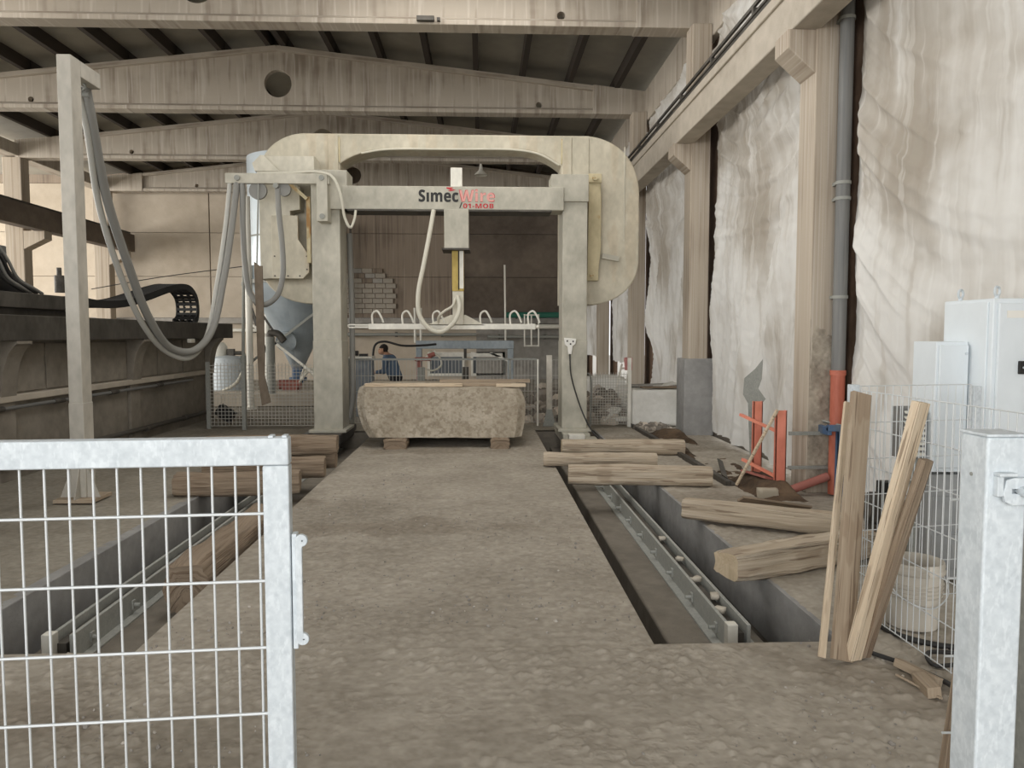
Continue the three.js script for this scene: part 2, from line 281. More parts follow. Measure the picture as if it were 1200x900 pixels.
for (const s of [-1, 1]) for (let k = 0; k < 8; k++) {
  const x = XA + s * (0.16 + k * 1.02), y = roofY(x) + 0.13;
  for (const [za, zb] of [[-28.6, -21.8], [-21.8, -17.1], [-17.1, -12.4], [-12.4, -3], [-3, 4.4]]) mesh('purlin', [span(x - 0.055, x + 0.055, y - 0.13, y + 0.13, zb - 0.01, za + 0.01)], M.purlin, ceiling);
}

// ---------------------------------------------------------------- end wall
const wallBack = struct('wall_back', 'far end wall of dusty concrete panels', 'wall');
const ZW = -27.2;
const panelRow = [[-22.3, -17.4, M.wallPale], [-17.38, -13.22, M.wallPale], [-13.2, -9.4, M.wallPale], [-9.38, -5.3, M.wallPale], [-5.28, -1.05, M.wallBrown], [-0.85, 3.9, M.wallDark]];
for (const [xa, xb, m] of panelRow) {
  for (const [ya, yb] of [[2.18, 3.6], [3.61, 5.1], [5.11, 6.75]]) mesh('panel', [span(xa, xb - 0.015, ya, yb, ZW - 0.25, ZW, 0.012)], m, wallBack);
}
mesh('gable', [plate(poly([[-22.3, 6.76], [4.1, 6.76], [4.1, 7.1], [XA, 8.1], [-13.2, 7.1], [-22.3, 7.1]]), 0.2, ZW - 0.02)], M.wallBrown, wallBack);
mesh('pilaster', [span(-1.06, -0.84, 2.0, 6.75, ZW - 0.2, ZW + 0.16, 0.02)], M.wallDark, wallBack);
mesh('pilaster', [span(-5.42, -5.14, 0, 6.75, ZW - 0.2, ZW + 0.14, 0.02)], M.wallBrown, wallBack);
mesh('ledge', [span(-22.3, 3.9, 1.98, 2.17, ZW - 0.25, ZW + 0.22, 0.02)], M.wallGrey, wallBack);
mesh('lower_wall', [span(-22.3, -5.1, 0, 1.98, ZW - 0.3, ZW - 0.02)], M.wallPale, wallBack);
mesh('lower_wall', [span(-5.1, -0.2, 0, 1.98, ZW - 0.5, ZW - 0.22)], M.wallPale, wallBack);
mesh('lower_wall', [span(-0.2, 3.9, 0, 1.98, ZW - 0.4, ZW - 0.12)], M.wallGrey, wallBack);
// masonry infill on the brown panel
const brickGeo = [0, 1, 2].map((k) => box(0.36 - 0.014, 0.17 - 0.014, 0.07, 0, 0, 0, 0.01));
const brickMat = [M.wallGrey, std({ map: concreteMap([168, 160, 148], [30, 30, 30], 1.3, 301), roughness: 0.95 }), M.wallBrown];
for (let r = 0; r < 9; r++) for (let c = 0; c < 5; c++) {
  const cut = r > 6 ? 4 : 5; if (c >= cut) continue;
  const m = new THREE.Mesh(brickGeo[0], brickMat[r < 6 ? 1 : (r + c * 7) % 3]); m.name = 'brick'; m.castShadow = m.receiveShadow = true;
  m.position.set(-4.72 + c * 0.36 + (r % 2) * 0.1, 2.42 + r * 0.175, ZW + 0.012 + 0.012 * hsh(r, c, 4)); wallBack.add(m);
}
// ---------------------------------------------------------------- left side: columns, crane runway, side lights
const wallLeft = struct('wall_left', 'side wall of pale translucent sheets beyond the neighbouring aisle', 'wall');
mesh('sill_wall', [span(-22.3, -22.05, 0, 1.2, -28.5, 4.5)], M.wallPale, wallLeft);
for (let k = 0; k < 7; k++) for (const [ya, yb] of [[1.2, 3.7], [3.74, 6.5]]) mesh('translucent_panel', [span(-22.2, -22.18, ya, yb, -28.4 + k * 4.7 + 0.03, -28.4 + (k + 1) * 4.7 - 0.03)], M.sideLight, wallLeft);
mesh('deck', [span(-22.4, XL - 0.3, 7.05, 7.13, -28.6, 4.5)], M.deck, ceiling);
for (const z of [-26.6, -21.8, -17.1, -12.4, -7.7, -3, 1.7]) {
  const c = struct('column', z < -25 ? 'pale concrete column in the far corner left of the end wall' : 'pale concrete column carrying the far crane runway', 'column');
  mesh('shaft', [span(-12.95, -12.45, 0, 6.4, z - 0.2, z + 0.2, 0.03)], M.column, c);
  mesh('corbel', [plate(poly([[-12.5, 3.9], [-12.5, 4.42], [-11.9, 4.42], [-11.9, 4.2]]), 0.38, z + 0.19, 0.015)], M.column, c);
}
const craneL = struct('crane_beam', 'dark crane runway beam along the far side wall', 'beam');
mesh('girder', [span(-12.2, -11.85, 4.42, 5.0, -27, 4.4, 0.02)], M.wallDark, craneL); mesh('rail', [span(-12.06, -11.99, 5.0, 5.09, -27, 4.4)], M.darkSteel, craneL);
const eaveL = struct('eaves_beam', 'concrete eaves beam along the far side wall', 'beam');
mesh('girder', [span(-12.95, -12.5, 6.42, 6.75, -28, 4.4, 0.02)], M.beam, eaveL);

// ---------------------------------------------------------------- right side: columns, crane runway
M.erode = std({ map: concreteMap([166, 156, 141], [70, 68, 64], 0.7, 441, 0.7, 0.05), bumpMap: bumpCoarse, bumpScale: 0.02, roughness: 0.95, side: THREE.DoubleSide });
const colZ = [-7.72, -12.2, -16.9, -21.6, -26.4, -3.0, 1.7];
for (const [i, z] of colZ.entries()) {
  const c = struct('column', ['weathered concrete column behind the orange steel trestle', 'concrete column standing on a grey footing block', 'third concrete column, behind the saw housing', 'narrow far concrete column beyond the white stone block', 'last concrete column at the end wall', 'column beside the camera', 'column behind the camera'][i], 'column');
  mesh('shaft', [span(3.25, 3.56, i === 1 ? 1.2 : 0, 6.38, z - 0.19, z + 0.19, 0.02)], M.column, c);
  if (i === 0) { const e = field(3.262, 3.548, 0.12, 1.75, 0.012, (x, q) => 0.002 + 0.02 * free(x * 22 + 3, q * 22 + 5, 3, 55) * smooth(0.0, 0.05, x - 3.262) * smooth(0, 0.05, 3.548 - x) * smooth(1.75, 1.2, q + 0.6 * (free(x * 9, q * 5, 3, 57) - 0.5)) * smooth(0.1, 0.3, q)); const P = e.attributes.position; for (let k = 0; k < P.count; k++) { const d = P.getY(k), q = P.getZ(k); P.setXYZ(k, P.getX(k), q, z + 0.19 + d - 0.003); } e.computeVertexNormals(); mesh('eroded_face', [e], M.erode, c); }
  if (i === 1) mesh('footing_block', [span(3.18, 3.66, 0, 1.22, z - 0.24, z + 0.24, 0.015)], M.footing, c);
  mesh('corbel', [plate(poly([[3.3, 4.1], [3.3, 4.56], [2.98, 4.56], [2.98, 4.38]]), 0.36, z + 0.18, 0.012)], M.column, c);
}
const craneR = struct('crane_beam', 'concrete crane runway beam above the plastic sheets', 'beam');
mesh('girder', [span(3.02, 3.3, 4.56, 5.03, -27, 4.4, 0.015), span(2.99, 3.34, 4.93, 5.05, -27, 4.4, 0.015)], M.concrete, craneR);
mesh('rail', [span(3.0, 3.08, 5.05, 5.07, -27, 4.4), span(3.02, 3.055, 5.07, 5.12, -27, 4.4), span(3.005, 3.065, 5.12, 5.15, -27, 4.4)], M.darkSteel, craneR);
mesh('conductor_bar', [span(3.03, 3.06, 5.24, 5.28, -27, 4.4)], M.darkSteel, craneR);
for (let z = -26; z < 4; z += 1.57) mesh('insulator', [span(3.03, 3.2, 5.05, 5.24, z - 0.03, z + 0.03)], M.darkSteel, craneR);
const eaveR = struct('eaves_beam', 'concrete eaves beam above the plastic sheets', 'beam');
mesh('girder', [span(3.56, 3.78, 6.2, 6.9, -28, 4.4, 0.02)], M.beam, eaveR);
const wallRight = struct('wall_right', 'outer posts and side wall behind the sheets', 'wall');
mesh('wall_panel', [span(3.7, 3.9, 0, 6.3, -2.2, 4.5)], M.wallGrey, wallRight);
M.outerPost = std({ map: paint([96, 76, 60], 421), roughness: 0.9 });
for (const [i, z] of colZ.slice(0, 5).entries()) { const o = struct('outer_post', 'rust brown post behind the ' + ['first', 'second', 'third', 'fourth', 'last'][i] + ' column and its sheets', 'post'); mesh('post', [span(3.672, 3.76, 0.06, 6.2, z - 0.34, z + 0.4)], M.outerPost, o); }
mesh('plinth', [span(3.68, 3.95, -0.5, 0.05, -28, -2.2)], M.pit, wallRight);
// ---------------------------------------------------------------- hanging plastic sheets
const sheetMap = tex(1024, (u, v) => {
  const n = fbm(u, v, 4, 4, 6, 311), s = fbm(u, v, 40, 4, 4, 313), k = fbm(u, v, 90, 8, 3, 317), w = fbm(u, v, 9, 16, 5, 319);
  // brown grime in blotches and drips; its bias to the upper half also paints in brighter daylight below
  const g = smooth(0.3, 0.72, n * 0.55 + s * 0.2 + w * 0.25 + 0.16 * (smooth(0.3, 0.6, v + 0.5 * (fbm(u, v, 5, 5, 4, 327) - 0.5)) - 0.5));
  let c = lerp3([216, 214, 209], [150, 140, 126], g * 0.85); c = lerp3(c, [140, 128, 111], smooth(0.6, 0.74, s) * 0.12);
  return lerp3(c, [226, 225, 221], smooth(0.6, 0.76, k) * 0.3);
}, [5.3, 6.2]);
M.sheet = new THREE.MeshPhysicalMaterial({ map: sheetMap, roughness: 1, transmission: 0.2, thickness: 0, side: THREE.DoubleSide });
function sheet(label, za, zb, y0, y1, seed, { near = 0.06, ragged = 0.06, cell = 0.035, fold = 'swag', tear } = {}) {
  const nx = Math.round(Math.abs(zb - za) / cell), ny = Math.round((y1 - y0) / cell), r = rng(seed), p = [], uv = [], idx = [];
  for (let j = 0; j <= ny; j++) for (let i = 0; i <= nx; i++) {
    const u = i / nx, v = j / ny, z = mix(za, zb, u), y = mix(y0 + ragged * (free(u * 9 + seed, 2, 3, seed) - 0.5) * 2, y1, v); let d = 0;
    const L = Math.abs(zb - za), Hh = y1 - y0;
    const U = u * L, ridge = (q) => 1 - Math.abs(2 * q - 1);
    if (fold === 'fan') {           // creases leave the tied edge and sweep down and across
      const st = y + 1.5 * (1 - Math.exp(-U * 0.75)) + 0.25 * free(U * 0.5 + seed, y * 0.4, 2, seed + 1), A = 0.35 + 0.65 * Math.exp(-U * 0.8);
      d += A * (0.075 * ridge(free(st * 1.15 + seed, U * 0.16, 1, seed + 2)) ** 2 + 0.04 * ridge(free(st * 3.4 + seed, U * 0.3, 1, seed + 3)) ** 2 + 0.016 * ridge(free(st * 9 + seed, U * 0.8, 1, seed + 4)));
    } else {                        // slack swags between both columns above, falling folds below
      const st = y + 0.9 * Math.sin(Math.PI * Math.min(1, u * 1.05)) * smooth(0.35, 0.75, v) + 0.2 * free(U * 0.6 + seed, y * 0.4, 2, seed + 1), top = smooth(0.4, 0.6, v), sd = U - 0.35 * y;
      d += top * (0.07 * ridge(free(st * 1.7 + seed, U * 0.2, 1, seed + 2)) ** 2 + 0.035 * ridge(free(st * 4.6 + seed, U * 0.3, 1, seed + 3)) ** 2 + 0.014 * ridge(free(st * 11 + seed, U * 0.9, 1, seed + 4)));
      d += (1 - top * 0.8) * (0.09 * ridge(free(sd * 1.3 + seed, y * 0.2, 1, seed + 5)) ** 2 + 0.04 * ridge(free(sd * 3.6 + seed, y * 0.3, 1, seed + 6)) ** 2 + 0.012 * ridge(free(sd * 10 + seed, y * 0.7, 1, seed + 7)));
    }
    d += 0.02 * (free(U * 8 + seed, y * 11, 3, seed + 9) - 0.5) + 0.05 * (free(U * 0.7 + seed, y * 0.5, 2, seed + 8) - 0.5);
    let zz = z; if (tear) zz = tear(u, v, z);
    const pin = Math.min(smooth(0, 0.22, U), smooth(0, 0.22, L - U)); p.push(3.655 - (0.02 + d * 1.6) * (0.25 + 0.75 * pin), y, zz); uv.push(z + seed * 1.7, y);
    if (i < nx && j < ny) { const a = j * (nx + 1) + i, b = a + 1, c = a + nx + 1, e = c + 1; idx.push(a, b, c, b, e, c); }
  }
  const g = new THREE.BufferGeometry(); g.setAttribute('position', new THREE.Float32BufferAttribute(p, 3)); g.setAttribute('uv', new THREE.Float32BufferAttribute(uv, 2)); g.setIndex(idx); g.computeVertexNormals();
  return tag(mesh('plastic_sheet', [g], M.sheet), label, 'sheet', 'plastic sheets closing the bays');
}
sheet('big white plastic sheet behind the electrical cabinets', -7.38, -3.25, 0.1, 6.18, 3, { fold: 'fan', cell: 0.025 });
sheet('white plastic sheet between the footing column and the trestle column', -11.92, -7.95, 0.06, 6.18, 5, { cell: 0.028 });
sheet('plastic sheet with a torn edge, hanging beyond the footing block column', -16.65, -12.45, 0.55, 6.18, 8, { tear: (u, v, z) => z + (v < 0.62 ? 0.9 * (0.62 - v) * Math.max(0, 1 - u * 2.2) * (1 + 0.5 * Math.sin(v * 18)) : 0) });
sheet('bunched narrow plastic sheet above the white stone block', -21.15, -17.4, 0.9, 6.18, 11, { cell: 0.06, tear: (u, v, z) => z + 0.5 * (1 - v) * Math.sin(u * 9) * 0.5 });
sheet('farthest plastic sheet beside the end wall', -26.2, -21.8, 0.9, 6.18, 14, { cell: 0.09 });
// ================================================================ THE SAW
const { FontLoader } = await import('three/addons/loaders/FontLoader.js');
const { TextGeometry } = await import('three/addons/geometries/TextGeometry.js');
const fontBold = await new FontLoader().loadAsync('fonts/droid/droid_sans_bold.typeface.json');
function lettering(str, x, y, z, height, width, mat, parent, depth = 0.004, bold = 0) {   // letters of the given cap height, set to the given overall width
  const g = new TextGeometry(str, { font: fontBold, size: 1, depth: 0.02, curveSegments: 4, bevelEnabled: bold > 0, bevelSize: bold, bevelThickness: 0.001, bevelSegments: 1 }); g.computeBoundingBox();
  const b = g.boundingBox, sx = width / (b.max.x - b.min.x), sy = height / 0.98; g.translate(-b.min.x, 0, 0); g.scale(sx, sy, depth / 0.02); g.translate(x, y, z);
  return mesh('lettering', [g], mat, parent);
}
const saw = thing('wire_saw', 'large cream and grey gantry wire saw standing over the stone block', 'machine');
// columns and feet
for (const s of [-1, 1]) {
  const x0 = s < 0 ? -2.575 : 1.24, x1 = s < 0 ? -2.145 : 1.62;
  const c = mesh('column', [span(x0, x1, 1.5, s < 0 ? 4.08 : 3.7, -12.4, -11.85, 0.012), span(x0 - 0.006, x1 + 0.006, 0.14, 1.505, -12.41, -11.84, 0.012)], M.sawGrey, saw);
  mesh('base_plate', [span(x0 - 0.07, x1 + 0.07, 0.1, 0.145, -12.5, -11.74, 0.006)], M.sawGrey, c);
  const foot = mesh('carriage', [span(x0 - 0.02, x1 + 0.02, -0.06, 0.1, -13.0, -11.5, 0.015)], s < 0 ? M.darkSteel : M.sawGrey, saw);
  mesh('wheel', [rod(V((x0 + x1) / 2 - 0.06, -0.03, -11.62), V((x0 + x1) / 2 + 0.06, -0.03, -11.62), 0.085, 20)], M.darkSteel, foot);
  mesh('wheel', [rod(V((x0 + x1) / 2 - 0.06, -0.03, -12.85), V((x0 + x1) / 2 + 0.06, -0.03, -12.85), 0.085, 20)], M.darkSteel, foot);
  if (s > 0) { mesh('cover_box', [span(1.29, 1.53, -0.1, 0.11, -11.5, -11.3, 0.008)], M.whitePaint, foot); mesh('cover_box', [span(1.53, 1.72, -0.1, 0.05, -11.6, -11.36, 0.008)], M.sawGrey, foot); }
}
mesh('head_plate', [span(1.06, 1.63, 3.62, 4.03, -12.3, -11.8, 0.01)], M.sawGrey, saw);
mesh('head_plate', [span(-2.36, -2.02, 3.48, 4.06, -12.3, -11.78, 0.01)], M.sawGrey, saw);
const cross = mesh('cross_beam', [span(-2.1, 1.25, 3.48, 3.83, -12.2, -11.77, 0.014)], M.sawGrey, saw);
mesh('flange', [span(-2.02, 1.06, 3.455, 3.475, -12.2, -11.75)], M.darkSteel, cross);
const logoBlack = std({ color: '#15130f', roughness: 0.5 }), logoRed = std({ color: '#b81f2a', roughness: 0.5 }), logoPink = std({ color: '#d99a92', roughness: 0.5 });
lettering('S\u0131mec', -0.95, 3.6, -11.77, 0.17, 0.6, logoBlack, cross, 0.004, 0.022);
lettering('Wire', -0.345, 3.6, -11.77, 0.175, 0.545, logoRed, cross, 0.003);
lettering('Wire', -0.335, 3.606, -11.768, 0.162, 0.527, logoPink, cross, 0.003);
lettering('01-MOB', -0.28, 3.505, -11.77, 0.068, 0.46, logoRed, cross);
lettering('/', -0.34, 3.505, -11.77, 0.085, 0.05, logoBlack, cross);
mesh('lettering', [plate(poly([[-0.53, 3.815], [-0.42, 3.81], [-0.46, 3.79], [-0.39, 3.775], [-0.47, 3.755], [-0.51, 3.765], [-0.47, 3.776], [-0.53, 3.795]]), 0.003, -11.767)], logoRed, cross);
// ram and wire-guide bar
const ram = mesh('ram_housing', [span(-0.565, -0.195, 2.89, 3.475, -12.15, -11.66, 0.012)], M.sawGrey, saw);
mesh('flange', [span(-0.6, -0.18, 2.87, 2.895, -12.2, -11.64)], M.darkSteel, ram);
mesh('ram', [span(-0.475, -0.295, 3.83, 4.14, -12.1, -11.92, 0.01)], M.whitePaint, saw);
const arm = mesh('ram_arm', [span(-0.455, -0.275, 2.26, 2.88, -11.98, -11.82, 0.01)], M.ramYellow, saw);
mesh('slide_rail', [span(-0.362, -0.345, 2.28, 2.88, -11.83, -11.806)], M.black, arm); mesh('slide_rail', [span(-0.34, -0.28, 2.3, 2.88, -11.825, -11.812)], M.whitePaint, arm);
mesh('lower_arm', [span(-0.45, -0.28, 1.75, 2.265, -11.97, -11.83, 0.01), plate(poly([[-0.86, 1.74], [0.05, 1.74], [-0.25, 1.9], [-0.48, 1.9]]), 0.05, -11.87, 0.004)], M.sawCreamPlain, saw);
const spray = mesh('guide_bar', [span(-1.74, 0.83, 1.675, 1.765, -11.97, -11.87, 0.012), span(-2.05, -1.74, 1.7, 1.72, -11.95, -11.92), span(-2.05, -1.74, 1.74, 1.76, -11.95, -11.92), rod(V(0.83, 1.72, -11.92), V(0.88, 1.72, -11.92), 0.03)], M.whitePaint, saw);
for (const x of [-1.68, -1.22, -0.75, -0.02, 0.44, 0.72]) mesh('hook', [tube([V(x, 1.75, -11.92), V(x, 1.92, -11.92), V(x + 0.07, 1.96, -11.9), V(x + 0.14, 1.86, -11.88), V(x + 0.17, 1.78, -11.88)], 0.016, 24, 6)], M.whitePaint, spray);
// cream arch with two rounded wheel housings
const archOut = new THREE.Shape();
archOut.moveTo(-2.82, 4.77); archOut.bezierCurveTo(-3.2, 4.74, -3.5, 4.5, -3.52, 4.1); archOut.lineTo(-3.52, 2.75); archOut.bezierCurveTo(-3.5, 2.35, -3.2, 2.1, -2.7, 2.09);
archOut.lineTo(-2.24, 2.09); archOut.lineTo(-2.24, 4.3); archOut.bezierCurveTo(-2.05, 4.43, -1.85, 4.5, -1.55, 4.53); archOut.lineTo(0.6, 4.54); archOut.bezierCurveTo(0.9, 4.52, 1.1, 4.42, 1.27, 4.28);
archOut.lineTo(1.27, 2.08); archOut.lineTo(1.8, 2.08); archOut.bezierCurveTo(2.2, 2.12, 2.5, 2.36, 2.54, 2.75); archOut.lineTo(2.54, 3.85); archOut.bezierCurveTo(2.52, 4.4, 2.2, 4.72, 1.7, 4.77); archOut.lineTo(-2.82, 4.77);
const arch = mesh('arch_housing', [plate(archOut, 0.5, -12.45, 0.02, 20)], M.sawCream, saw);
mesh('rim', [tube([V(-1.9, 4.46, -12.44), V(-1.55, 4.52, -12.44), V(-0.5, 4.535, -12.44), V(0.6, 4.53, -12.44), V(0.95, 4.46, -12.44), V(1.24, 4.3, -12.44)], 0.018, 40, 6)], M.sawCreamPlain, arch);
mesh('stiffener', [span(1.29, 1.44, 3.9, 4.74, -12.5, -12.42, 0.01), span(1.44, 1.72, 3.95, 4.73, -12.5, -12.435, 0.01)], M.sawCream, arch);
mesh('stiffener', [span(-2.42, -2.26, 4.05, 4.74, -12.5, -12.42, 0.01)], M.sawCream, arch);
for (const x of [-2.246, 1.28]) mesh('rust_seam', [span(x - 0.01, x + 0.01, 4.32, 4.71, -12.46, -12.425)], M.sawRusty, arch);
mesh('fold_line', [span(2.285, 2.3, 3.1, 4.6, -12.46, -12.435)], M.sawCreamPlain, arch);
// guard strip on the far wheel housing
const guard = mesh('wire_guard', [plate(poly([[1.68, 2.62], [1.86, 2.62], [1.9, 3.0], [1.9, 3.75], [1.875, 4.1], [1.7, 4.1]]), 0.12, -12.3, 0.01)], M.sawRusty, saw);
mesh('bolt_plate', [span(1.69, 1.9, 4.0, 4.14, -12.34, -12.27, 0.008), rod(V(1.79, 4.07, -12.27), V(1.79, 4.07, -12.23), 0.045, 12)], M.sawRusty, guard);
mesh('bolt_plate', [span(1.68, 1.86, 2.46, 2.63, -12.42, -12.3, 0.008), rod(V(1.77, 2.54, -12.3), V(1.77, 2.54, -12.26), 0.05, 12)], M.sawRusty, guard);
mesh('bracket', [bar(V(1.93, 2.86, -12.38), V(2.2, 2.81, -12.38), 0.08, 0.06)], M.sawGrey, guard);
mesh('seam', [span(1.66, 1.685, 2.55, 4.0, -12.44, -12.3)], M.darkSteel, guard);
// drive cover and chute on the near wheel housing
const cover = mesh('drive_cover', [plate(poly([[-3.46, 4.18], [-3.34, 4.3], [-2.54, 4.3], [-2.54, 4.06], [-3.42, 4.06]]), 0.42, -11.95, 0.01)], M.sawCreamPlain, saw);
mesh('cover_edge', [plate(poly([[-3.46, 4.18], [-3.34, 4.3], [-3.28, 4.3], [-3.05, 4.06], [-3.42, 4.06]]), 0.03, -11.915, 0.004)], M.sawCreamPlain, cover);
const chute = mesh('wire_chute', [plate(poly([[-3.42, 2.45], [-3.42, 4.05], [-3.05, 4.05], [-2.8, 3.86], [-2.8, 3.52], [-2.95, 3.5], [-2.95, 2.5]]), 0.3, -12.1, 0.008)], M.sawCreamPlain, saw);
mesh('inspection_door', [plate(poly([[-3.22, 2.46], [-2.76, 2.46], [-2.66, 2.56], [-2.66, 2.82], [-2.82, 3.06], [-2.82, 3.42], [-3.22, 3.42]]), 0.06, -12.03, 0.005)], M.sawCream, chute);
for (const [x, y] of [[-3.18, 2.5], [-2.98, 2.5], [-2.8, 2.5], [-2.69, 2.6], [-2.69, 2.8], [-3.18, 2.8]]) mesh('bolt', [rod(V(x, y, -12.04), V(x, y, -12.018), 0.012, 8)], M.darkSteel, chute);
mesh('chute_edge', [bar(V(-3.05, 4.0, -12.05), V(-2.66, 3.66, -12.05), 0.05, 0.2), span(-2.68, -2.62, 2.7, 3.7, -12.2, -12.0)], M.sawRusty, chute);
mesh('slot', [span(-2.64, -2.57, 2.5, 3.6, -12.4, -12.3)], M.black, chute);
// hose arm that reaches out to the festoon
const hoseArm = mesh('hose_arm', [span(-3.76, -2.24, 3.815, 3.965, -11.66, -11.58, 0.008)], M.sawGrey, saw);
mesh('clamp_plate', [span(-2.43, -2.27, 3.27, 3.95, -11.86, -11.56, 0.006)], M.sawGrey, hoseArm);
for (const [x, y] of [[-3.58, 3.89], [-2.35, 3.9], [-2.35, 3.34], [-3.02, 3.78]]) mesh('bolt', [rod(V(x, y, -11.58), V(x, y, -11.545), 0.04, 10)], M.galvDull, hoseArm);
mesh('pulley', [rod(V(-3.3, 3.72, -11.68), V(-3.3, 3.72, -11.62), 0.13, 18)], M.rubber, hoseArm);
mesh('pulley', [rod(V(-2.92, 3.74, -11.68), V(-2.92, 3.74, -11.62), 0.1, 18)], M.rubber, hoseArm);
mesh('conduit', [tube([V(-2.1, 3.2, -12.42), V(-2.08, 2.03, -12.42), V(-2.08, 1.22, -12.42), V(-2.09, 0.54, -12.42), V(-2.14, 0.25, -12.4)], 0.045, 30, 10)], M.rubber, saw);
// hoses
const P3 = (a) => a.map((p) => V(...p));
const hoses = [
  [[[-3.90, 4.05, -7.90], [-3.90, 3.75, -8.00], [-3.97, 3.06, -8.40], [-3.99, 2.39, -8.90], [-3.99, 1.80, -9.40], [-3.94, 1.43, -9.90], [-3.79, 1.38, -10.20], [-3.68, 1.62, -10.60], [-3.66, 2.35, -11.10], [-3.64, 3.24, -11.50], [-3.60, 3.82, -11.62]], 0.048, M.rubber, 'thick grey hose swagged from the post to the saw arm'],
  [[[-3.96, 4.02, -7.86], [-3.95, 3.66, -8.00], [-4.05, 2.97, -8.40], [-4.07, 2.25, -8.90], [-4.05, 1.70, -9.40], [-3.99, 1.38, -9.90], [-3.84, 1.29, -10.20], [-3.75, 1.54, -10.60], [-3.74, 2.35, -11.10], [-3.73, 3.24, -11.50], [-3.70, 3.82, -11.62]], 0.034, M.hoseLight, 'slimmer pale hose swagged below the thick grey hose'],
  [[[-3.52, 3.82, -11.62], [-3.52, 3.26, -11.60], [-3.50, 2.63, -11.60], [-3.42, 2.19, -11.58], [-3.23, 2.04, -11.56], [-3.04, 2.16, -11.56], [-2.95, 2.45, -11.58], [-2.95, 2.89, -11.60], [-2.99, 3.38, -11.60], [-3.01, 3.74, -11.62]], 0.042, M.rubber, 'dark hose hanging in a U under the saw arm'],
  [[[-0.72, 3.46, -11.70], [-0.78, 3.08, -11.60], [-0.86, 2.63, -11.50], [-0.94, 2.19, -11.45], [-0.92, 1.88, -11.45], [-0.78, 1.69, -11.45], [-0.61, 1.64, -11.45], [-0.42, 1.78, -11.50], [-0.34, 2.01, -11.68], [-0.37, 2.18, -11.80]], 0.034, M.hosePale, 'cream hose looping from the cross beam to the arm'],
  [[[-0.4, 2.16, -11.80], [-0.45, 2.03, -11.72], [-0.57, 1.95, -11.70], [-0.66, 1.86, -11.80], [-0.67, 1.76, -11.9]], 0.02, M.hosePale, 'short thin hose curling down to the guide bar'],
  [[[-3.30, 3.97, -11.62], [-2.81, 3.98, -11.62], [-2.41, 3.99, -11.6], [-2.20, 3.92, -11.55], [-2.08, 3.68, -11.55], [-2.03, 3.33, -11.62], [-1.96, 3.19, -11.66], [-1.91, 3.31, -11.72], [-1.89, 3.46, -11.76]], 0.02, M.hosePale, 'thin pale cable lying along the hose arm'],
];
for (const [pts, r, m, label] of hoses) tag(mesh('hose', [tube(P3(pts), r, 90, 10)], m), label, 'hose');
// pendant control on the column
const pend = thing('pendant_control', 'white control pendant hung on the saw column', 'control');
mesh('case', [plate(poly([[1.265, 1.55], [1.45, 1.535], [1.44, 1.45], [1.395, 1.42], [1.38, 1.3], [1.33, 1.295], [1.315, 1.41], [1.275, 1.44]]), 0.05, -11.79, 0.008)], M.whitePlastic, pend);
for (const [x, y] of [[1.31, 1.5], [1.4, 1.495], [1.36, 1.455]]) mesh('button', [rod(V(x, y, -11.79), V(x, y, -11.78), 0.013, 10)], M.black, pend);
mesh('lead', [tube(P3([[1.35, 1.3, -11.8], [1.37, 0.98, -11.78], [1.46, 0.65, -11.78], [1.56, 0.34, -11.6], [1.64, 0.16, -11.35], [1.76, 0.03, -11.2]]), 0.011, 40, 6)], M.cable, pend);
// hanging belt end
tag(mesh('rubber_belt', [plate(poly([[-3.32, 2.66], [-3.24, 2.6], [-3.2, 2.6], [-3.19, 1.3], [-3.2, 1.0], [-3.12, 0.6], [-3.25, 0.55], [-3.29, 0.9], [-3.3, 1.3]]), 0.03, -11.42, 0.004)], M.belt), 'brown flat belt end hanging down beside the saw column', 'belt');
mesh('hanger', [rod(V(-3.28, 2.6, -11.43), V(-3.28, 3.82, -11.6), 0.012, 6)], M.galvDull, scene.children[scene.children.length - 1]);

